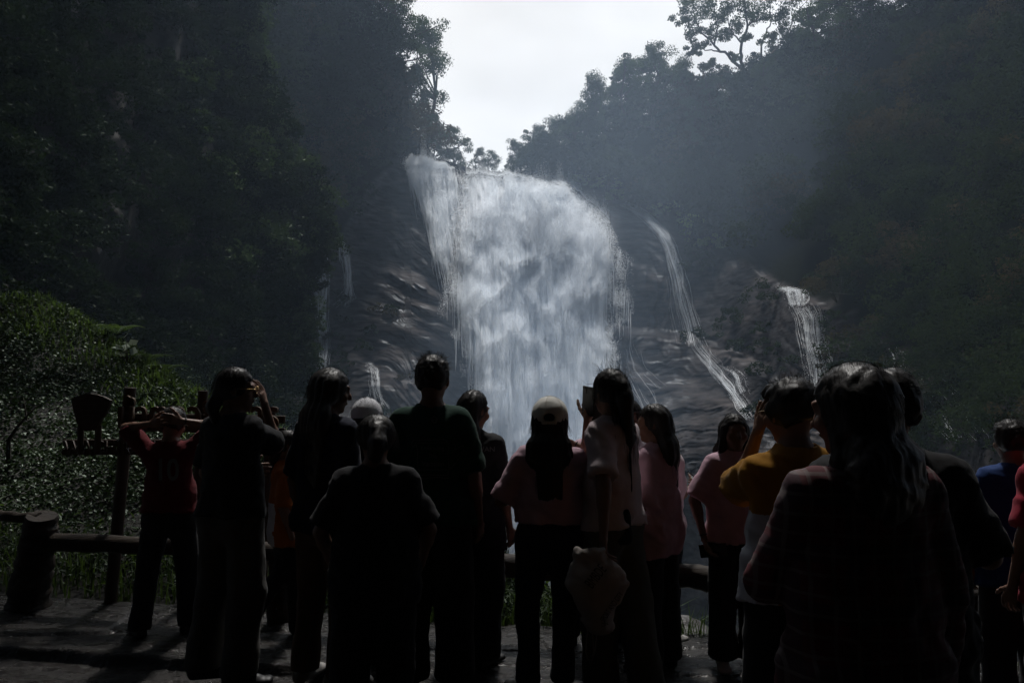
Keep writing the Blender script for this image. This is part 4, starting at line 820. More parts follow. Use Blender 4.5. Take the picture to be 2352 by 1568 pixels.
        for ax in range(3):
            e1, e2 = [(1, 2), (2, 0), (0, 1)][ax]
            sl0 = [slice(None)] * 3; sl1 = [slice(None)] * 3; sl0[ax] = slice(0, -1); sl1[ax] = slice(1, None)
            A, B_ = ins[tuple(sl0)], ins[tuple(sl1)]; E = np.argwhere(A != B_); E = E[(E[:, e1] > 0) & (E[:, e2] > 0)]; inv = A[tuple(E.T)]
            def cell(d1, d2): q = E.copy(); q[:, e1] -= d1; q[:, e2] -= d2; return idx[tuple(q.T)]
            Q = np.stack([cell(1, 1), cell(0, 1), cell(0, 0), cell(1, 0)], 1); Q[~inv] = Q[~inv][:, ::-1]; Fs.append(Q)
        return mb.add(V, np.concatenate(Fs), m)

SKIN = mat('skin', (.23, .125, .080), (.19, .10, .066), .5, 9, .1, 60, .4)
HAIR = mat('hair', (.012, .010, .009), (.022, .017, .014), .46, 40, .6, 60, .3, (1, 1, .12), bdist=.004)
def cloth(name, a, b=None, rough=.85, sheen=.06, **k): return mat(name, a, b or [q * .85 for q in a], rough, 14, .35, 26, .2, sheen=sheen, bdist=.006, **k)
C_BLACK = cloth('black_cloth', (.012, .012, .014)); C_NAVY = cloth('navy_cloth', (.010, .013, .030)); C_GREEN = cloth('green_cloth', (.009, .046, .029)); C_RED = cloth('red_cloth', (.13, .005, .010))
C_ORANGE = cloth('orange_cloth', (.40, .11, .010)); C_YELLOW = cloth('yellow_cloth', (.42, .19, .010)); C_WHITE = cloth('white_cloth', (.62, .63, .68)); C_PINK = cloth('pink_cloth', (.66, .44, .52)); C_PALE = cloth('pale_cloth', (.64, .54, .56))
C_JEANS = cloth('dark_denim', (.012, .016, .030)); C_GREY = cloth('grey_trousers', (.10, .095, .085)); C_OLIVE = cloth('olive_trousers', (.10, .098, .078)); C_TAN = cloth('tan_trousers', (.16, .10, .07)); C_BLUE = cloth('blue_cloth', (.006, .038, .16)); C_CRIMSON = cloth('crimson_cloth', (.36, .018, .045)); C_CANVAS = cloth('canvas', (.40, .36, .33)); C_CAP = cloth('cap_cotton', (.78, .76, .70)); C_CAPW = cloth('cap_white', (.84, .84, .88))
SHOEB = mat('shoe_black', (.015, .015, .016), None, .5, 8); SHOEW = mat('shoe_white', (.55, .53, .50), (.4, .38, .36), .5, 8); PLAST = mat('black_plastic', (.012, .012, .013), None, .18, 8, spec=.5); GOLD = mat('gold_wire', (.75, .5, .2), None, .25, 5, metal=1); SCREEN = mat('phone_glass', (.55, .56, .58), (.5, .5, .52), .10, 4, spec=.8); PRINT = mat('pale_print', (.16, .17, .17), None, .7, 8); PRINTD = mat('dark_print', (.04, .035, .035), None, .7, 8); PRINTN = mat('number_print', (.20, .20, .20), (.16, .16, .16), .7, 8); PRINTP = mat('rose_print', (.62, .52, .56), None, .7, 8); PINKBAND = mat('pink_band', (.7, .12, .25), None, .6, 8)
m, t, o = nt('plaid_cloth'); L = t.links.new; p = node(t, 'BsdfPrincipled', Roughness=.85); tc = node(t, 'TexCoord'); cols = []
wv = []
for ax, sc_ in (('X', 26), ('Z', 26), ('X', 9), ('Z', 9)):
    w_ = node(t, 'TexWave', Scale=sc_ / 4.0); w_.bands_direction = ax; L(tc.outputs['Object'], w_.inputs[0]); mr = node(t, 'MapRange'); mr.inputs['From Min'].default_value = .72 if sc_ < 20 else .9; mr.inputs['From Max'].default_value = .8 if sc_ < 20 else .95; L(w_.outputs['Fac'], mr.inputs[0]); wv.append(mr.outputs[0])
prev = None
for w_, col, fc in ((wv[2], (.03, .012, .02), .75), (wv[3], (.03, .012, .02), .75), (wv[0], (.17, .14, .135), .55), (wv[1], (.17, .14, .135), .55)):
    mx = node(t, 'Mix', data_type='RGBA'); mm = node(t, 'Math', operation='MULTIPLY'); mm.inputs[1].default_value = fc; L(w_, mm.inputs[0]); L(mm.outputs[0], mx.inputs[0]); mx.inputs[7].default_value = c4(col)
    if prev is None: mx.inputs[6].default_value = (.085, .010, .016, 1)
    else: L(prev, mx.inputs[6])
    prev = mx.outputs[2]
L(prev, p.inputs['Base Color']); L(p.outputs[0], o.inputs[0]); C_PLAID = m

def rz(a): c, s_ = math.cos(a), math.sin(a); return np.array([[c, s_, 0], [-s_, c, 0], [0, 0, 1.]])   # turns local to world, a>0 = to the right
def rx(a): c, s_ = math.cos(a), math.sin(a); return np.array([[1, 0, 0], [0, c, -s_], [0, s_, c]])
def ry(a): c, s_ = math.cos(a), math.sin(a); return np.array([[c, 0, s_], [0, 1, 0], [-s_, 0, c]])
def nrm(v): v = np.array(v, float); return v / (np.linalg.norm(v) + 1e-9)

def hand(mb, w, d, palm, s, curl=.5, thumb=1, m=0, spread=.12):
    """five fingers: w wrist, d direction of the hand, palm normal; thumb side +1/-1"""
    d = nrm(d); pn = nrm(np.array(palm) - d * (np.array(palm) @ d)); sd = np.cross(d, pn) * thumb; h = .0052 * s
    c = w + d * .1 * s; Fd = Field(c - .16 * s, c + .16 * s, h)
    Fd.cap(w - d * .03 * s, w + d * .015 * s, .023 * s, .022 * s, .01); Fd.ecap(w + d * .025 * s, w + d * .075 * s, (.030 * s, .015 * s), (.039 * s, .013 * s), sd, .012)
    for i, (off, ln, sp) in enumerate(((.030, .072, .8), (.011, .082, .25), (-.009, .076, -.3), (-.028, .060, -.9))):
        p = w + d * (.088 - .004 * abs(i - 1.2)) * s + sd * off * s; dd = nrm(d + sd * sp * spread); cu = curl * (1 + .12 * i); r = (.0092 - .0006 * i) * s
        for j, f_ in enumerate((.45, .32, .23)):
            dd = nrm(dd * math.cos(cu * (.8 if j == 0 else .65)) + pn * math.sin(cu * (.8 if j == 0 else .65))); q = p + dd * ln * f_ * s; Fd.cap(p, q, r, r * .93, .004); p = q; r *= .93
    p = w + d * .030 * s + sd * .026 * s; dd = nrm(d * .7 + sd * .75 + pn * .25); r = .0105 * s
    for ln in (.038, .032, .024): q = p + dd * ln * s; Fd.cap(p, q, r, r * .92, .006); p = q; r *= .92; dd = nrm(dd + d * .25 * (1 - curl * .3) + pn * .35 * curl)
    Fd.mesh(mb, m)

def folds(P, s, seed, amp, mode):
    q = P / s
    if mode == 'shirt': n_ = fbm(np.stack([q[:, 0] * 7 + q[:, 2] * 3, q[:, 1] * 7, q[:, 2] * 11 - np.abs(q[:, 0]) * 6], 1), 3, seed); r_ = 1 - np.abs(n_) * 2.2
    else: n_ = fbm(np.stack([q[:, 0] * 9, q[:, 1] * 9, q[:, 2] * 6], 1), 3, seed); r_ = 1 - np.abs(n_) * 2.2
    return -amp * r_ - amp * .6 * vnoise(q * np.array([14, 14, 5]), seed + 9)

PEOPLE = []
def person(label, px, d, h, yaw, hy=None, pitch=0, roll=0, w=1.0, lel=None, lwr=None, rel=None, rwr=None, hair='short', hairlen=.25, hw=1.0,
           shirt=C_BLACK, hem=.84, sleeve=.8, loose=1.0, pants=C_BLACK, plen=.06, pw=1.0, shoes=SHOEB, feet=((-.10, 0, -8), (.10, 0, 8)), kneeb=.0, curl=(.5, .5), lean=(0, 0),
           res=.0125, cap=None, glasses=False, extra=None, belly=0, palm=(None, None), liftfoot=None, panel=None, bracelet=None, hands=(1, 1), group=None, fly=0, sidelock=True):
    s = h / 1.70; a = R(yaw); M = rz(a); hyv = a if hy is None else R(hy); base = W(px, 860, d); base[2] = 0.0
    root = empty('person', tuple(base)); tag(root, label, 'person', group); seed = len(PEOPLE) + 1
    Lc = lambda v: M @ (np.array(v, float) * s)
    def tgt(t_):
        if t_[0] == 'l': return Lc(t_[1:])
        q = W(t_[1], t_[2], d + t_[3]) - base; return q
    ln_ = M @ np.array([lean[0], lean[1], 0.]) * s
    X = M @ np.array([1., 0, 0]); Yv = M @ np.array([0, 1., 0])
    up = lambda v, k=1.0: Lc(v) + ln_ * k
    sh = {-1: up((-.138 * w, -.01, 1.362)), 1: up((.138 * w, -.01, 1.362))}
    arms = {}
    for sg, el, wr in ((-1, lel, lwr), (1, rel, rwr)):
        el = Lc((sg * .205 * w, -.03, 1.09)) + ln_ if el is None else tgt(el); e_ = sh[sg] + nrm(el - sh[sg]) * .285 * s
        wr = e_ + M @ np.array([sg * .02, .07, -.24]) if wr is None else tgt(wr); w_ = e_ + nrm(wr - e_) * .245 * s; arms[sg] = (e_, w_)
    legs = {}
    for sg, ft in ((-1, feet[0]), (1, feet[1])):
        hip = Lc((sg * .088 * w, 0, .89)); fx, fy_, fa = ft[:3]; fz_ = ft[3] if len(ft) > 3 else 0; an = Lc((fx, fy_ - .02, .085 + fz_)); mid = (hip + an) / 2; dl = np.linalg.norm(hip - an); L1 = .42 * s
        bend = math.sqrt(max(0, L1 * L1 - (dl / 2) ** 2)); fd = M @ rz(R(fa)) @ np.array([0, 1., 0]); kn = mid + nrm(fd + [0, 0, .001]) * min(bend, .25 * s) * (1 if fz_ > .02 or kneeb else .25); legs[sg] = (hip, kn, an, fd, fz_)
    hd = rz(hyv) @ rx(R(pitch)) @ ry(R(roll)); nb = up((0, -.015, 1.43)); hc = up((0, .012, 1.480)) + hd @ np.array([0, .0, .103]) * s
    hp = lambda v: hc + hd @ (np.array(v, float) * s * 1.04)
    allp = np.array([hc + .2 * s, hc - .2 * s, *sh.values()] + [q for v in arms.values() for q in v] + [q for v in legs.values() for q in v[:3]] + [Lc((0, .22, .0)), Lc((0, -.22, 0)), Lc((.22, 0, 0)), Lc((-.22, 0, 0))])
    lo, hi = allp.min(0) - .14 * s, allp.max(0) + .14 * s; lo[2] = max(lo[2], -.02)
    # ---- body
    B = Field(lo, hi, res * s)
    B.ecap(Lc((0, 0, .90)), Lc((0, 0, 1.0)), (.150 * w * s, .098 * s), (.145 * w * s, .095 * s), X); B.ecap(Lc((0, 0, 1.0)), up((0, 0, 1.16), .5), (.135 * w * s, .090 * s), (.128 * w * s, .088 * s), X)
    B.ecap(up((0, 0, 1.16), .5), up((0, -.01, 1.33)), (.130 * w * s, .092 * s), (.140 * w * s, .098 * s), X, .04); B.cap(sh[-1], sh[1], .052 * s, .052 * s, .05)
    B.cap(nb - [0, 0, .03 * s], hp((0, -.01, -.06)), .055 * s, .050 * s, .03)
    for sg in (-1, 1): B.cap(nb + [0, 0, .0], sh[sg] * .6 + nb * .4 - [0, 0, .01 * s], .045 * s, .045 * s, .04)
    for sg in (-1, 1):
        e_, w_ = arms[sg]; B.cap(sh[sg], e_, .047 * s, .036 * s, .03); B.cap(e_, w_, .037 * s, .023 * s, .015); B.cap(e_, e_ * .65 + w_ * .35, .034 * s, .037 * s, .015)
        hip, kn, an, fd, fz_ = legs[sg]; B.cap(hip, kn, .080 * s, .052 * s, .03); B.cap(kn, an, .050 * s, .033 * s, .02); B.cap(kn * .72 + an * .28 - fd * .012, kn * .5 + an * .5 - fd * .015, .050 * s, .042 * s, .02)
    E3 = hd
    B.ell(hp((0, -.008, .012)), (.075 * s, .094 * s, .100 * s), E3, .03); B.ell(hp((0, .030, -.055)), (.055 * s, .058 * s, .058 * s), E3, .03); B.ell(hp((0, .066, -.098)), (.022 * s, .02 * s, .018 * s), E3, .02)
    B.cap(hp((0, .086, .012)), hp((0, .108, -.030)), .009 * s, .015 * s, .012); B.ell(hp((0, .090, -.060)), (.024 * s, .010 * s, .009 * s), E3, .008); B.cap(hp((-.04, .080, .022)), hp((.04, .080, .022)), .012 * s, .012 * s, .012)
    for sg in (-1, 1):
        B.ell(hp((sg * .031, .092, .004)), (.015 * s, .012 * s, .010 * s), E3, .008, 'c'); B.ell(hp((sg * .031, .080, .003)), (.013 * s,) * 3, E3, .004); B.ell(hp((sg * .048, .062, -.03)), (.024 * s, .022 * s, .024 * s), E3, .02)
        B.ell(hp((sg * .079, -.006, -.012)), (.010 * s, .020 * s, .031 * s), E3 @ rz(R(-18 * sg)), .008)
    mb = MB(); B.mesh(mb)
    for i, sg in enumerate((-1, 1)):
        if not hands[i]: continue
        e_, w_ = arms[sg]; pn = palm[i]; pn = (M @ np.array([-sg * .9, .35, 0])) if pn is None else np.array(pn, float)
        dvec = nrm(w_ - e_); hand(mb, w_, dvec, pn, s, curl[i], 1 if np.cross(dvec, nrm(pn)) @ (M @ np.array([0, 1., 0]) + np.array([0, 0, .4])) > 0 else -1)
    mats = [SKIN, SHOEB]
    for sg in (-1, 1):
        hip, kn, an, fd, fz_ = legs[sg]
        if shoes is None:
            Fd = Field(an - .25 * s, an + .25 * s, .007 * s); tip = -.35 if fz_ > .02 else 0; fdir = nrm(fd * math.cos(tip * 2.6) + np.array([0, 0, -1.]) * math.sin(-tip * 2.6))
            sole = np.cross(fdir, nrm(np.cross([0, 0, 1.], fdir)));
            Fd.cap(an, an - [0, 0, .045 * s], .033 * s, .030 * s, .02); Fd.ecap(an - [0, 0, .05 * s] - fdir * .02 * s, an - [0, 0, .058 * s] + fdir * .15 * s, (.028 * s, .028 * s), (.040 * s, .014 * s), np.cross(fdir, [0, 0, 1.]), .02)
            for i in range(5): q = an - [0, 0, .062 * s] + fdir * .15 * s + np.cross(fdir, [0, 0, 1.]) * (i - 2) * .016 * s; Fd.cap(q, q + fdir * (.045 - .004 * abs(i - 1)) * s, .010 * s, .008 * s, .004)
            Fd.mesh(mb)
    mb.obj('body', SKIN, root)
    # ---- trousers
    if pants is not None:
        T = Field(lo, hi, res * s); k_ = .026 * loose ** .5
        T.ecap(Lc((0, -.005, .86)), Lc((0, 0, 1.02)), (.168 * w * s, .118 * s), (.150 * w * s, .105 * s), X)
        for sg in (-1, 1):
            T.ell(Lc((sg * .075 * w, -.065, .88)), (.082 * s, .07 * s, .085 * s), M, .03)
            hip, kn, an, fd, fz_ = legs[sg]; T.cap(hip, kn, (.094 * w + .006) * s, .066 * s * pw, .03); T.cap(kn, an - (kn - an) * .10, .066 * s * pw, .054 * s * pw, .02); T.cap(an + (kn - an) * .25 + fd * .01, an + (kn - an) * .02 + fd * .012, .057 * s * pw, .060 * s * pw, .03)
        T.disp(lambda P: folds(P, s, seed * 7, .0075 * s, 'pants'))
        for sg in (-1, 1):
            hip, kn, an, fd, fz_ = legs[sg]
        if plen > .2 or liftfoot is None: T.plane(Lc((0, 0, plen)), (0, 0, -1.))
        T.plane(Lc((0, 0, 1.05)), (0, 0, 1.))
        T.mesh(mb := MB()); mb.obj('trousers' if plen < .3 else 'shorts', pants, root)
    # ---- shirt
    if shirt is not None:
        S_ = Field(lo, hi, res * s); g = .018 * loose
        S_.ecap(Lc((0, .0, hem - .06)), up((0, 0, 1.10), .4), ((.158 * w + g) * s, (.106 + g + belly) * s), ((.142 * w + g) * s, (.100 + g + belly) * s), X); S_.ecap(up((0, 0, 1.10), .4), up((0, -.012, 1.32)), ((.140 * w + g) * s, (.098 + g * .8) * s), ((.140 * w + g * .6) * s, (.104 + g * .4) * s), X, .04)
        S_.cap(sh[-1] - [0, 0, .004], sh[1] - [0, 0, .004], .056 * s, .056 * s, .05)
        for sg in (-1, 1): S_.cap(nb - [0, 0, .008 * s], sh[sg] * .6 + nb * .4 - [0, 0, .012 * s], .052 * s, .054 * s, .04)
        if pants is not None:
            a_, b_ = S_.f, T.f - .010 * s; h_ = np.clip(.5 + .5 * (a_ - b_) / .03, 0, 1); S_.f = (a_ * (1 - h_) + b_ * h_ - .03 * h_ * (1 - h_)).astype(np.float32)
        S_.plane(Lc((0, 0, hem)), (M @ np.array([0, -.10, 0])) + [0, 0, -1.])
        for sg in (-1, 1):
            e_, w_ = arms[sg]
            if sleeve <= 1: S_.cap(sh[sg], sh[sg] + (e_ - sh[sg]) * sleeve, .060 * s, (.056 + .012 * loose) * s, .03, flat=True)
            else: S_.cap(sh[sg], e_, .062 * s, .050 * s, .03); S_.cap(e_, e_ + (w_ - e_) * (sleeve - 1), .050 * s, .036 * s, .012, flat=True)
        S_.disp(lambda P: folds(P, s, seed * 5, .0085 * s * loose ** .5, 'shirt'))
        S_.cap(nb + [0, 0, .02 * s] , nb + [0, 0, .12 * s], .060 * s, .070 * s, .008, 'c')
        mb = MB(); S_.mesh(mb); so = mb.obj('shirt', shirt, root)
        root['_'] = 0; del root['_']
    # ---- shoes
    if shoes is not None:
        for sg in (-1, 1):
            hip, kn, an, fd, fz_ = legs[sg]; side = np.cross(fd, [0, 0, 1.]); Fd = Field(an + [-.25 * s, -.25 * s, -.12 * s], an + [.25 * s, .25 * s, .08 * s], .008 * s); g0 = an[2] - .085 * s + fz_ * 0; z0_ = max(.022 * s, an[2] - .063 * s)
            q0 = np.array([an[0], an[1], z0_]) - fd * .045 * s; q1 = np.array([an[0], an[1], z0_]) + fd * .165 * s
            Fd.ecap(q0, q1, (.040 * s, .024 * s), (.046 * s, .022 * s), side, .012); Fd.cap(q0 + [0, 0, .03 * s], q0 * .3 + q1 * .7 + [0, 0, .012 * s], .036 * s, .026 * s, .02); Fd.cap(an - [0, 0, .02 * s], an + [0, 0, .015 * s], .044 * s, .042 * s, .02)
            Fd.plane((0, 0, max(.002, z0_ - .022 * s)), (0, 0, -1.)); mb = MB(); Fd.mesh(mb); mb.obj('shoe', shoes, root)
    # ---- hair
    H = Field(hc - .62 * s, hc + .30 * s, (.0095 if res < .014 else .0095) * s)
    if hair == 'short':
        H.ell(hp((0, -.012, .024)), (.090 * s * hw, .106 * s, .104 * s), E3, .02); H.ell(hp((0, -.055, -.02)), (.070 * s, .060 * s, .070 * s), E3, .02); H.cap(hp((-.04, .065, .080)), hp((.04, .065, .080)), .020 * s, .020 * s, .03)
    else:
        H.ell(hp((0, -.012, .020)), (.088 * s * hw, .106 * s, .103 * s), E3, .02)
        bk = lambda x, y, z: hc + hd @ np.array([0, 0, .0]) + M @ np.array([x, y, 0]) * s * .55 + rz(hyv) @ np.array([x, y, 0]) * s * .45 + np.array([0, 0, z * s])
        if hair == 'long':
            H.ecap(hp((0, -.045, 0)), bk(0, -.115, -.20), (.082 * hw * s, .062 * s), (.096 * hw * s, .046 * s), rz(hyv) @ np.array([1., 0, 0]), .05); H.ecap(bk(0, -.110, -.14), bk(.01, -.135, -hairlen), (.090 * hw * s, .046 * s), (.066 * hw * s, .024 * s), X * .5 + rz(hyv) @ np.array([.5, 0, 0]), .06)
            if sidelock:
                for sg in (-1, 1): H.cap(hp((sg * .072, .012, .02)), hp((sg * .083, .0, -.12)), .024 * s, .026 * s, .02); H.cap(hp((sg * .083, 0, -.12)), bk(sg * .10 * hw, -.06, -.26), .026 * s, .018 * s, .02)
        elif hair == 'tied':
            H.cap(hp((0, -.10, .03)), hp((0, -.13, -.03)), .034 * s, .036 * s, .02); H.cap(hp((0, -.125, -.03)), bk(0, -.12, -hairlen * .7), .040 * s * hw, .036 * s, .02); H.cap(bk(0, -.12, -hairlen * .7), bk(.012, -.11, -hairlen), .036 * s, .014 * s, .02)
        elif hair == 'lowtail':
            H.cap(hp((0, -.085, -.04)), hp((0, -.115, -.10)), .045 * s, .036 * s, .02); H.cap(hp((0, -.115, -.10)), bk(-.02, -.125, -hairlen), .036 * s, .02 * s, .02)
        elif hair == 'bob':
            H.ecap(hp((0, -.035, 0)), hp((0, -.045, -.12)), (.100 * hw * s, .090 * s), (.108 * hw * s, .078 * s), hd @ np.array([1., 0, 0]), .05); H.ell(hp((0, -.02, .03)), (.105 * hw * s, .113 * s, .108 * s), E3, .06)
    if extra: extra(H, hp, s, M, hd)
    # open the face
    if hair == 'short':
        fc = lambda P: None
        x, y, z = H.ax[0][:, None, None], H.ax[1][None, :, None], H.ax[2][None, None, :]; q = [(x - hc[0]), (y - hc[1]), (z - hc[2])]
        ly = (q[0] * hd[0, 1] + q[1] * hd[1, 1] + q[2] * hd[2, 1]) / s; lz = (q[0] * hd[0, 2] + q[1] * hd[1, 2] + q[2] * hd[2, 2]) / s
        cut = np.maximum(.040 - .45 * np.clip(lz + .02, 0, 1) - ly, lz - .058) * s; H.f = np.maximum(H.f, -cut).astype(np.float32); H.f = np.maximum(H.f, ((-.085 - .5 * np.clip(ly, -.2, .05)) - lz).astype(np.float32) * s)
    else:
        x, y, z = H.ax[0][:, None, None], H.ax[1][None, :, None], H.ax[2][None, None, :]; q = [(x - hc[0]), (y - hc[1]), (z - hc[2])]
        lx = (q[0] * hd[0, 0] + q[1] * hd[1, 0] + q[2] * hd[2, 0]) / s; ly = (q[0] * hd[0, 1] + q[1] * hd[1, 1] + q[2] * hd[2, 1]) / s; lz = (q[0] * hd[0, 2] + q[1] * hd[1, 2] + q[2] * hd[2, 2]) / s
        cut = np.maximum(np.maximum(.052 - ly, lz - .060 + np.abs(lx) * .35), np.abs(lx) - .070) * s; H.f = np.maximum(H.f, -cut).astype(np.float32)
    def hn(P):
        q = (P - hc) @ hd / s; an_ = np.arctan2(q[:, 0], -q[:, 1] + .02); rr = np.hypot(q[:, 0], q[:, 1])
        if hair == 'short': v = vnoise(np.stack([q[:, 0] * 55, q[:, 1] * 40, q[:, 2] * 40], 1), seed); return -.006 * s * v - .004 * s * vnoise(q * 24, seed + 3)
        if shirt is C_PLAID: return -.009 * s * fbm(np.stack([an_ * 4 + 2.2 * np.sin(q[:, 2] * 30), rr * 8, q[:, 2] * 14], 1), 3, seed) - .004 * s * vnoise(np.stack([an_ * 22, rr * 20, q[:, 2] * 22], 1), seed + 4)
        v = fbm(np.stack([an_ * 9 + q[:, 2] * 1.2, rr * 8, q[:, 2] * 3.2], 1), 3, seed); return -.008 * s * v - .003 * s * vnoise(np.stack([an_ * 30, rr * 20, q[:, 2] * 5], 1), seed + 4)
    H.disp(hn); mb = MB(); H.mesh(mb)
    # loose strands lying over and lifting off the hair
    n0_ = 900 if shirt is C_PLAID else 380; n_ = n0_ + fly; rs = np.random.RandomState(seed * 31)
    for i in range(n_):
        an_ = rs.uniform(0, 2 * math.pi); el_ = rs.uniform(.15, 1.35); u = np.array([math.cos(an_) * math.cos(el_), math.sin(an_) * math.cos(el_), math.sin(el_)])
        if u[1] > .35 and u[2] < .6: continue
        wild = i >= n0_; st = np.array([u[0] * .086 * hw, u[1] * .104 - .012, u[2] * .103 + .022])
        if hair == 'short': tg = u * np.array([1, 1, .8]) * .022 + rs.normal(size=3) * .008; pts = [st, st + tg * .6, st + tg + rs.normal(size=3) * .003]
        elif wild: tg = u * .028 + rs.normal(size=3) * .014 + [0, 0, .006]; pts = [st, st + tg * .5, st + tg * .9 + rs.normal(size=3) * .01, st + tg * 1.1 + rs.normal(size=3) * .014]
        else: dn_ = np.array([u[0] * .010, -.003 + u[1] * .008, -.05]); pts = [st, st + dn_ * .7 + u * .006, st + dn_ * 1.5 + u * .004, st + dn_ * 2.4 + rs.normal(size=3) * .008]
        P = np.array([hp(q) for q in pts]); mb.tube(P, np.linspace(.0009, .0004, len(P)) * s * min(1, d / 4.2), 3, caps=False)
    if hair == 'long' or (fly and hair == 'tied'):
        for i in range(110):
            x_ = rs.uniform(-1, 1) * .080 * hw; p0_ = hp((x_ * .7, -.10 + abs(x_) * .5, -.04)); z1_ = hairlen * rs.uniform(.7, 1.12) if hairlen > .2 else .2; Xm, Ym = X * .5 + rz(hyv) @ np.array([.5, 0, 0]), Yv * .5 + rz(hyv) @ np.array([0, .5, 0]); ex = Xm * x_ * s * .9 + Ym * (-.15 + abs(x_) * .55) * s + rs.normal(size=3) * .016 * s
            p1_ = hc + ex + [0, 0, -z1_ * s]; pm = (p0_ + p1_) / 2 - Ym * .020 * s + rs.normal(size=3) * .006 * s + Xm * np.sign(x_) * .006 * s; mb.tube([p0_, p0_ * .5 + pm * .5 - Yv * .006, pm, pm * .5 + p1_ * .5 + X * np.sign(x_) * .006, p1_], np.array([.0013, .0013, .0012, .0009, .0004]) * s * min(1, d / 4.2), 3, caps=False)
    mb.obj('hair', HAIR, root)
    # ---- cap
    if cap:
        mtl, back = cap; Cf = Field(hc - .25 * s, hc + .25 * s, .006 * s); lg = 1.0 if hair == 'short' else 1.10; Cf.ell(hp((0, -.012 * lg, .034)), (.100 * s * lg, .117 * s * lg, .108 * s * (lg + 1) / 2), E3, .01); Cf.plane(hp((0, 0, -.004 if lg == 1 else -.012)), -(hd @ np.array([0, .10, 1.])))
        x, y, z = Cf.ax[0][:, None, None], Cf.ax[1][None, :, None], Cf.ax[2][None, None, :]
        if back: Cf.ell(hp((0, -.135, .022)), (.036 * s, .05 * s, .027 * s), E3, .003, 'c'); Cf.ecap(hp((-.036, -.124, -.006)), hp((.036, -.124, -.006)), (.007 * s, .011 * s), (.007 * s, .011 * s), hd @ np.array([0, 1., 0]), .004)
        Cf.disp(lambda P: folds(P, s, seed + 50, .0022 * s, 'pants')); Cf.ecap(hp((0, .085, .002)), hp((0, .155, -.012)), (.080 * s, .005 * s), (.058 * s, .005 * s), hd @ np.array([1., 0, 0]), .01); Cf.ell(hp((0, -.012, .143)), (.010 * s, .010 * s, .006 * s), E3, .003)
        mb = MB(); Cf.mesh(mb); co = mb.obj('cap', mtl, root)
        mb = MB()
        for k in range(3):
            a_ = k * math.pi / 3 + .3; pts = [hp((math.cos(a_) * math.cos(e_) * .1008 * lg, -.012 * lg + math.sin(a_) * math.cos(e_) * .1178 * lg, .034 + math.sin(e_) * .1088 * (lg + 1) / 2)) for e_ in np.linspace(0, math.pi, 19)]; mb.tube(pts, .0011 * s, 4)
        mb.obj('seam', mtl, co)
    if glasses:
        mb = MB()
        for sg in (-1, 1):
            c_ = np.array([sg * .034, .108, .002]); mb.tube([hp(c_ + [math.cos(q) * .025, 0, math.sin(q) * .020]) for q in np.linspace(0, 2 * math.pi, 20)], .0016 * s, 5); mb.tube([hp((sg * .060, .106, .006)), hp((sg * .078, .05, .006)), hp((sg * .082, -.012, .002))], .0016 * s, 5)
        mb.tube([hp((-.010, .110, .006)), hp((0, .114, .010)), hp((.010, .110, .006))], .0015 * s, 5); mb.obj('glasses', GOLD, root)
    if bracelet is not None:
        e_, w_ = arms[bracelet]; dv = nrm(w_ - e_); c_ = w_ - dv * .015 * s; e1 = nrm(np.cross(dv, [0, 0, 1.2])); e2 = np.cross(dv, e1); MB().tube([c_ + (e1 * math.cos(q) + e2 * math.sin(q)) * .0265 * s for q in np.linspace(0, 2 * math.pi, 18)], .004 * s, 6).obj('bracelet', SHOEB, root)
    info = dict(root=root, base=base, s=s, M=M, d=d, arms=arms, sh=sh, legs=legs, hp=hp, Lc=Lc, shirt=locals().get('so'))
    PEOPLE.append(info); return info

def decal(info, text, px, py, wpx, hpx, mtl, name='print', rot=0, bold=0, target=None, curve=None, parent=None):
    """lettering laid on the cloth: letters stand at a photo position and are pressed onto the surface towards the wearer"""
    tg = target or info['shirt']; me_ = tg.data; V = np.empty(len(me_.vertices) * 3, np.float32); me_.vertices.foreach_get('co', V); V = V.reshape(-1, 3)
    off = np.array(tg.matrix_world.translation) if tg.parent is None else info['base']
    bv = BVHTree.FromPolygons([tuple(v) for v in V], [tuple(p_.vertices) for p_ in me_.polygons])
    if curve is None:
        t_ = txt(text, 1.0, 0, bold); bm = bmesh.new(); bm.from_mesh(t_); bmesh.ops.subdivide_edges(bm, edges=[e for e in bm.edges if e.calc_length() > .25], cuts=2, use_grid_fill=False); bmesh.ops.triangulate(bm, faces=bm.faces); T = np.array([v.co for v in bm.verts]); Fc = [[v.index for v in f.verts] for f in bm.faces]; bm.free(); bpy.data.meshes.remove(t_)
        T[:, 0] = (T[:, 0] - T[:, 0].min()) / np.ptp(T[:, 0]) - .5; T[:, 1] = (T[:, 1] - T[:, 1].min()) / np.ptp(T[:, 1]) - .5
        c_, s_ = math.cos(R(rot)), math.sin(R(rot)); u, v = T[:, 0] * wpx, -T[:, 1] * hpx; PXs = px + u * c_ - v * s_; PYs = py + u * s_ + v * c_
    else: PXs, PYs, Fc = curve
    O = np.array([0, 0, CAMH]); out = []
    for x, y in zip(PXs, PYs):
        q = W(x, y, info['d']); dr = Vector(q - O).normalized(); st = Vector(q) - dr * .6; hit = bv.ray_cast(Vector(np.array(st) - off), dr)
        out.append(np.array(hit[0] + hit[1] * .003 if hit[0] is not None else Vector(q - off)))
    ok = MB().add(np.array(out), np.array(Fc, np.int32)); return ok.obj(name, mtl, parent or info['root'], smooth=False)
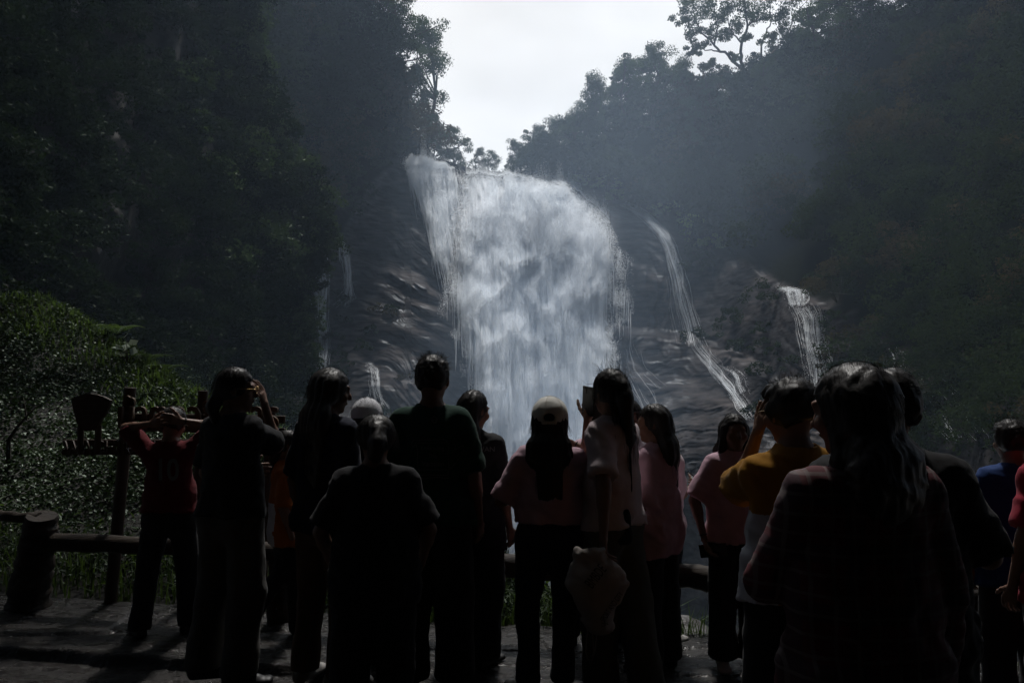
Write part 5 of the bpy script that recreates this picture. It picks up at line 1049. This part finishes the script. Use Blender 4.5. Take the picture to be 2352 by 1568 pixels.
def line_decal(info, pts, wd_, mtl, name='print'):
    pts = np.array(pts, float); k = np.concatenate([[0], np.cumsum(np.hypot(*np.diff(pts, axis=0).T))]); n = max(4, int(k[-1] / 3)); u = np.linspace(0, k[-1], n); x = np.interp(u, k, pts[:, 0]); y = np.interp(u, k, pts[:, 1])
    tx, ty = np.gradient(x), np.gradient(y); l = np.hypot(tx, ty) + 1e-9; nx, ny = -ty / l * wd_ / 2, tx / l * wd_ / 2
    PXs = np.concatenate([x + nx, x - nx]); PYs = np.concatenate([y + ny, y - ny]); i = np.arange(n - 1); return decal(info, '', 0, 0, 0, 0, mtl, name, curve=(PXs, PYs, np.stack([i, i + 1, i + n + 1, i + n], 1)))
# ------------------------------------------------------------------ the crowd
P1 = person('boy in a red football shirt numbered 10 with both hands behind his head', 395, 5.0, 1.41, -4, pitch=-14, w=1.0, lel=('p', 318, 1012, .0), lwr=('p', 372, 968, -.10), rel=('p', 486, 990, .0), rwr=('p', 428, 968, -.10),
            shirt=C_RED, hem=.93, sleeve=.92, loose=1.3, pants=C_BLACK, pw=1.2, feet=((-.20, .02, -35), (.12, .12, 15)), curl=(.7, .5), palm=((.3, 1, -.2), (-.3, 1, -.2)), bracelet=1)
decal(P1, '10', 388, 1078, 46, 52, PRINTN, 'number', bold=.02)
P2 = person('woman in glasses and black T-shirt shading her eyes with a raised hand', 538, 4.3, 1.655, 22, hy=78, pitch=-3, lel=('l', -.24, .06, 1.12), lwr=('l', -.20, .22, 1.10), rel=('p', 636, 1026, .20), rwr=('p', 604, 915, .12), curl=(.5, .32), palm=(None, (-1, .1, -.1)),
            hair='lowtail', hairlen=.17, shirt=C_BLACK, hem=.89, sleeve=.80, loose=1.2, pants=C_GREY, pw=1.45, shoes=SHOEB, feet=((-.16, -.02, 55), (.10, -.04, 52)), glasses=True)
P3 = person('barefoot child in an orange and white football shirt walking behind the black-shirted woman', 662, 5.0, 1.27, 72, hy=72, hair='lowtail', hairlen=.22, shirt=C_ORANGE, hem=.77, sleeve=.95, loose=1.5, pants=C_BLACK, plen=.20, pw=1.1, shoes=None, feet=((.10, -.30, 0, .10), (-.06, .12, 0)), liftfoot=1, hands=(1, 0))
P4 = person('woman with very long straight hair in a navy T-shirt, face turned to the right', 752, 4.25, 1.65, 30, hy=62, pitch=-8, hair='long', hairlen=.50, hw=1.28, sidelock=False, shirt=C_NAVY, hem=.82, sleeve=.9, loose=1.3, pants=C_TAN, pw=1.15, shoes=SHOEW, feet=((-.13, 0, -10), (.10, .02, 40)))
P5 = person('child in a white cap, mostly hidden behind the long haired woman', 842, 4.6, 1.462, 8, pitch=-4, hair='short', cap=(C_CAPW, False), shirt=C_BLACK, pants=C_BLACK)
P6 = person('short person with tied back hair, all in black, nearest on the left', 864, 3.5, 1.44, -6, hy=-14, pitch=-6, w=1.12, hair='tied', hairlen=.10, hw=1.14, shirt=C_BLACK, hem=.74, sleeve=.85, loose=1.5, pants=C_BLACK, pw=1.5, feet=((-.13, 0, -15), (.11, 0, 12)), lel=('l', -.27, .02, 1.12), lwr=('l', -.24, .16, .92), rel=('l', .27, .02, 1.12), rwr=('l', .24, .16, .92))
P7 = person('tall young man in a dark green T-shirt with a drawing on its back', 993, 4.2, 1.715, 3, hy=6, w=1.08, hair='short', hw=1.0, shirt=C_GREEN, hem=.84, sleeve=.92, loose=1.3, pants=C_BLACK, pw=1.55, feet=((-.10, 0, -14), (.12, 0, 14)))
P8 = person('person in a dark shirt numbered 18, right of the tall man', 1083, 4.55, 1.525, 18, hy=42, pitch=-10, w=1.08, hair='long', hairlen=.30, hw=.92, shirt=C_BLACK, hem=.72, sleeve=.8, loose=1.3, pants=C_BLACK, pw=1.55, feet=((-.10, 0, 0), (.10, -.02, 18)), sidelock=False)
P9 = person('woman in a light cap and pink T-shirt with long wavy hair down her back', 1262, 4.15, 1.478, 6, hy=4, pitch=-3, w=1.12, hair='long', hairlen=.44, hw=1.12, cap=(C_CAP, True), shirt=C_PINK, hem=.99, sleeve=.95, loose=1.35, pants=C_JEANS, pw=1.05, shoes=SHOEB, feet=((-.12, -.03, -50), (.07, .03, 0)), lel=('p', 1156, 1142, .02), lwr=('p', 1215, 1125, .24), rel=('p', 1338, 1135, .06), rwr=('p', 1290, 1110, .28))
P10 = person('person in a dusky pink T-shirt half hidden left of the tall woman filming', 1375, 4.85, 1.46, 10, hair='short', shirt=C_PINK, hem=.80, sleeve=.9, loose=1.2, pants=C_JEANS, feet=((-.20, 0, -10), (.10, 0, 10)), lel=('p', 1366, 1045, -.10), lwr=('p', 1318, 1020, -.15), bracelet=-1, curl=(.7, .5))
P11 = person('tall woman in a pale T-shirt holding up a phone, strap across her shoulder', 1404, 4.15, 1.645, -50, hy=-32, pitch=2, w=.98, hair='tied', hairlen=.36, hw=1.05, fly=90, shirt=C_PALE, hem=.87, sleeve=.80, loose=1.35, pants=C_OLIVE, pw=1.45, shoes=SHOEB, feet=((-.10, .02, 0), (-.02, -.20, 70)), rel=('p', 1350, 1062, .10), rwr=('p', 1349, 978, .06), lel=('p', 1388, 1125, -.26), lwr=('p', 1386, 1240, -.30), curl=(.9, .8), palm=((1, .3, 0), (.5, .8, 0)))
P12 = person('woman with parted hair, only her forehead showing beside the tall woman', 1445, 4.75, 1.465, -160, hy=-165, pitch=-4, hair='lowtail', hairlen=.2, shirt=C_WHITE, pants=C_JEANS, hands=(0, 0))
P13 = person('woman in a loose pink T-shirt with long hair, face in profile to the left', 1506, 4.45, 1.45, -52, hy=-78, pitch=-4, hair='long', hairlen=.40, hw=1.0, shirt=C_PINK, hem=.745, sleeve=1.0, loose=1.7, pants=C_BLACK, pw=1.45, shoes=SHOEB, feet=((-.10, .02, 0), (.10, 0, 30)), lel=('p', 1482, 1150, -.12), lwr=('p', 1430, 1120, .02), rel=('l', .22, .08, 1.10), rwr=('l', .02, .26, 1.10), sidelock=False)
P14 = person('person half hidden behind the loose pink T-shirt, looking at a bright phone', 1512, 4.9, 1.36, 38, hy=30, pitch=-18, hair='long', hairlen=.36, hw=1.1, shirt=C_PALE, pants=C_JEANS, shoes=SHOEW, rel=('p', 1562, 1165, .02), rwr=('p', 1570, 1132, .06), curl=(.5, .9), hands=(0, 1))
P15 = person('girl in a pale pink T-shirt facing the camera with her back to the falls', 1684, 4.52, 1.395, 176, hy=178, hair='long', hairlen=.26, hw=.98, shirt=C_PINK, hem=.86, sleeve=.92, loose=1.35, pants=C_BLACK, pw=1.45, shoes=SHOEW, feet=((-.10, .04, -12), (.10, .02, 12)), rel=('p', 1603, 1135, -.02), rwr=('p', 1612, 1215, -.06), lel=('p', 1752, 1135, -.02), lwr=('p', 1768, 1220, -.05), curl=(.6, .7), bracelet=1)
P16 = person('boy with glasses in a yellow and white football shirt shading his eyes', 1822, 2.82, 1.60, -12, hy=-20, pitch=-6, w=1.08, hair='short', hw=1.12, glasses=True, shirt=C_YELLOW, hem=.90, sleeve=1.0, loose=1.5, pants=C_BLACK, pw=1.5, lel=('p', 1706, 1112, .17), lwr=('p', 1738, 1000, .12), curl=(.25, .5), palm=((1, .2, 0), None), feet=((-.10, 0, -10), (.10, 0, 10)), res=.011)
P17 = person('large figure with dark wavy hair in a red plaid shirt, nearest on the right', 1975, 2.05, 1.645, -12, hy=-40, pitch=-8, w=1.12, hair='long', hairlen=.27, hw=1.2, fly=20, shirt=C_PLAID, hem=.72, sleeve=1.9, loose=1.5, pants=C_BLACK, pw=1.5, lel=('p', 1822, 1215, .0), lwr=('p', 1850, 1335, .14), feet=((-.10, 0, -10), (.10, 0, 10)), res=.011)
P18 = person('big man in a black T-shirt just behind the plaid shirt, right elbow bent', 2036, 2.42, 1.632, 6, hy=-8, w=1.26, hair='short', hw=1.0, shirt=C_BLACK, hem=.74, sleeve=.92, loose=1.6, pants=C_BLACK, pw=1.6, rel=('p', 2248, 1235, .0), rwr=('p', 2180, 1180, .28), feet=((-.12, 0, -10), (.12, 0, 10)), res=.011)
P19 = person('boy in a bright blue T-shirt near the right edge', 2322, 3.8, 1.40, 8, hair='short', hw=1.06, shirt=C_BLUE, hem=.76, sleeve=.9, loose=1.4, pants=C_BLACK, pw=1.4)
P20 = person('person in a crimson T-shirt cut off by the right edge of the picture', 2446, 3.3, 1.50, 0, w=1.1, hair='short', shirt=C_CRIMSON, hem=.78, sleeve=.85, loose=1.4, pants=C_BLACK, pw=1.3, shoes=SHOEW)

# prints on the shirts
for pts in ([(948, 1012), (951, 1009), (975, 1010), (1020, 1008), (1026, 1012), (1031, 1018), (1028, 1040), (1030, 1062), (1032, 1078), (962, 1078), (959, 1060), (960, 1035), (956, 1018), (948, 1028), (946, 1018), (948, 1012)],
            [(953, 1016), (1000, 1016), (1026, 1015)], [(1036, 1022), (1042, 1018), (1047, 1024), (1041, 1034), (1035, 1040)], [(1040, 1034), (1064, 1022), (1066, 1028), (1062, 1042), (1046, 1062), (1034, 1076)], [(1064, 1034), (1044, 1048), (1036, 1060)], [(958, 1090), (1028, 1090), (1030, 1081)], [(965, 1098), (1000, 1095), (1030, 1097)]):
    line_decal(P7, pts, 1.3, PRINT)
for s_, x, y, w_, h_ in (('Embracing', 994, 1029, 52, 13), ('The', 993, 1046, 20, 9), ('Vacation', 994, 1064, 50, 12)): decal(P7, s_, x, y, w_, h_, PRINT, 'lettering')
line_decal(P7, [(992, 960), (998, 957), (1004, 960), (1003, 968), (998, 972), (993, 968), (992, 960)], 2.2, PRINT); line_decal(P7, [(994, 964), (1002, 964)], 2, PRINT)
decal(P8, 'VAN', 1119, 1031, 34, 12, PRINT, 'lettering'); decal(P8, '18', 1096, 1132, 28, 22, PRINT, 'number', bold=.01)
decal(P9, 'the', 1303, 1072, 22, 13, PRINTP, 'lettering', rot=4); decal(P9, 'Love', 1300, 1091, 30, 13, PRINTP, 'lettering', rot=4)
line_decal(P9, [(1309 + 9 * k_ / 24 * math.cos(k_ * .55), 1050 + 9 * k_ / 24 * math.sin(k_ * .55)) for k_ in range(25)], 1.3, PRINTP)
# white side panel of the yellow shirt and of the orange shirt
def panel(info, mtl, zlo, zhi, a0, a1, name='side_panel'):
    so = info['shirt']; V = np.array([v.co for v in so.data.vertices]); s = info['s']; loc = V @ info['M'] / s; ang = np.degrees(np.arctan2(loc[:, 0], -loc[:, 1]))
    pick = (loc[:, 2] > zlo) & (loc[:, 2] < zhi) & (ang > a0) & (ang < a1) & (np.hypot(loc[:, 0], loc[:, 1]) < .24); so.data.materials.append(mtl)
    for p_ in so.data.polygons:
        if all(pick[i] for i in p_.vertices): p_.material_index = 1
panel(P16, C_WHITE, .6, 1.22, -120, -48); panel(P3, C_WHITE, .6, 1.12, -60, 60)
# things held and carried
def phone(label, info, c, tilt, yawd, scr=PLAST, front=False):
    e = empty('phone', tuple(c)); tag(e, label, 'phone'); rot = rz(R(yawd)) @ ry(R(tilt[1])) @ rx(R(tilt[0])); MB().box((0, 0, 0), (.074, .0085, .155), rot, bev=.003).obj('case', PLAST, e, smooth=False)
    MB().box(rot @ np.array([0, .0048, 0]), (.068, .0016, .147), rot, bev=.0004).obj('screen', scr, e, smooth=False); q = rot @ np.array([-.022, -.0052, .055]); MB().box(q, (.022, .003, .030), rot, bev=.001).obj('camera_bump', PLAST, e, smooth=False); return e
e_, w_ = P11['arms'][1]; hb = P11['base']; phone('dark phone held upright beside the head of the tall woman', P11, hb + w_ + nrm(w_ - e_) * .11 + np.array([.0, -.012, -.005]), (8, 8), 40)
e_, w_ = P14['arms'][1]; phone('bright lit phone edge jutting out right of the pink T-shirt', P14, P14['base'] + w_ + nrm(w_ - e_) * .09 + np.array([.012, 0, .02]), (-55, 35), -60, SCREEN)
e_, w_ = P15['arms'][1]; phone('black phone hanging in the hand of the girl facing the camera', P15, P15['base'] + w_ + nrm(w_ - e_) * .075 + np.array([.035, .0, .0]), (10, 80), 20)
# shoulder bag of the tall woman
def at11(px, py, dd): return W(px, py, 4.15 + dd)
bg_ = at11(1412, 1206, -.13); bag = empty('shoulder_bag', tuple(bg_)); tag(bag, 'small black shoulder bag on a long strap at the hip of the tall woman', 'bag')
Fd = Field((-.16, -.10, -.13), (.16, .10, .13), .008); Fd.ecap((-.06, 0, -.055), (-.06 + .12, 0, -.055), (.028, .04), (.028, .04), (0, 1., 0), .03); Fd.ecap((-.06, 0, .04), (.06, 0, .04), (.020, .04), (.020, .04), (0, 1., 0), .06); Fd.disp(lambda P: folds(P, 1, 77, .004, 'pants')); Fd.mesh(mb := MB()); mb.obj('pouch', C_BLACK, bag)
st = [at11(1444, 1176, -.10), at11(1450, 1120, -.10), at11(1448, 1060, -.10), at11(1443, 1010, -.08), at11(1434, 978, -.02), at11(1424, 966, .05)]; MB().tube(np.array(st) - bg_, .0065, 6).obj('strap', C_BLACK, bag)
MB().tube(np.array([at11(1444, 1172, -.105), at11(1444, 1180, -.105), at11(1443, 1188, -.11)]) - bg_, [.004, .010, .006], 8).obj('clasp', PLAST, bag)
# drawstring bag
dc = at11(1376, 1358, -.34); db = empty('drawstring_bag', tuple(dc)); tag(db, 'pale printed canvas drawstring bag hanging from the hand of the tall woman', 'bag'); kk = 4.0 / F_PX
Fd = Field((-.18, -.12, -.27), (.20, .12, .27), .009); Fd.ecap((.0, 0, -.155), (-.02, 0, .06), (.070, .045), (.112, .058), (1., 0, 0), .05); Fd.ecap((-.02, 0, .06), (-.035, 0, .17), (.105, .050), (.070, .030), (1., 0, 0), .05); Fd.ecap((.04, 0, .03), (.135, 0, .035), (.075, .018), (.020, .008), (0, 0, 1.), .03)
for k_ in range(7): a_ = -.095 + k_ * .021; Fd.cap((a_, .008 * (-1) ** k_, .160), (a_ - .004, .014 * (-1) ** k_, .192 - .008 * (k_ % 3)), .015, .011, .018)
Fd.disp(lambda P: folds(P, .8, 99, .008, 'shirt') - .004 * fbm(P * np.array([22, 22, 5]), 2, 98)); Fd.mesh(mb := MB()); bagm = mb.obj('sack', C_CANVAS, db)
hw_ = P11['base'] + P11['arms'][-1][1] + nrm(P11['arms'][-1][1] - P11['arms'][-1][0]) * .09 - dc
for o_ in (-.012, .012): MB().tube([hw_ + [o_, 0, 0], (hw_ + np.array([-.02, 0, .16])) / 2 + [o_ * 3, 0, 0], np.array([-.02 + o_ * 2, 0, .15])], .004, 5).obj('cord', C_CANVAS, db)
for pts in ([(1352, 1420), (1348, 1460), (1345, 1495), (1350, 1512), (1360, 1516), (1364, 1500), (1360, 1440), (1362, 1420)], [(1368, 1420), (1370, 1460), (1366, 1495), (1358, 1508)]): MB().tube(np.array([W(x, y, 3.81) for x, y in pts]) - dc, .0028, 5).obj('cord', C_CANVAS, db)
bpy.context.view_layer.update()
bi = dict(root=db, base=dc, d=3.8)
for s_, x, y, w_, h_, r_ in (('BMBDE', 1368, 1322, 54, 24, -52), ('SPORT AND CITY', 1404, 1392, 78, 13, -56), ('ON', 1388, 1432, 14, 9, -20)): decal(bi, s_, x, y, w_, h_, PRINTD, 'lettering', rot=r_, target=bagm, parent=db)
# anklet of the barefoot child
hip, kn, an, fd, fz_ = P3['legs'][-1]; dv = nrm(an - kn); e1 = nrm(np.cross(dv, [0, 1.2, 0])); e2 = np.cross(dv, e1); c_ = an - dv * .02; MB().tube([c_ + (e1 * math.cos(q) + e2 * math.sin(q)) * .030 for q in np.linspace(0, 2 * math.pi, 18)], .006, 6).obj('ankle_band', PINKBAND, P3['root'])
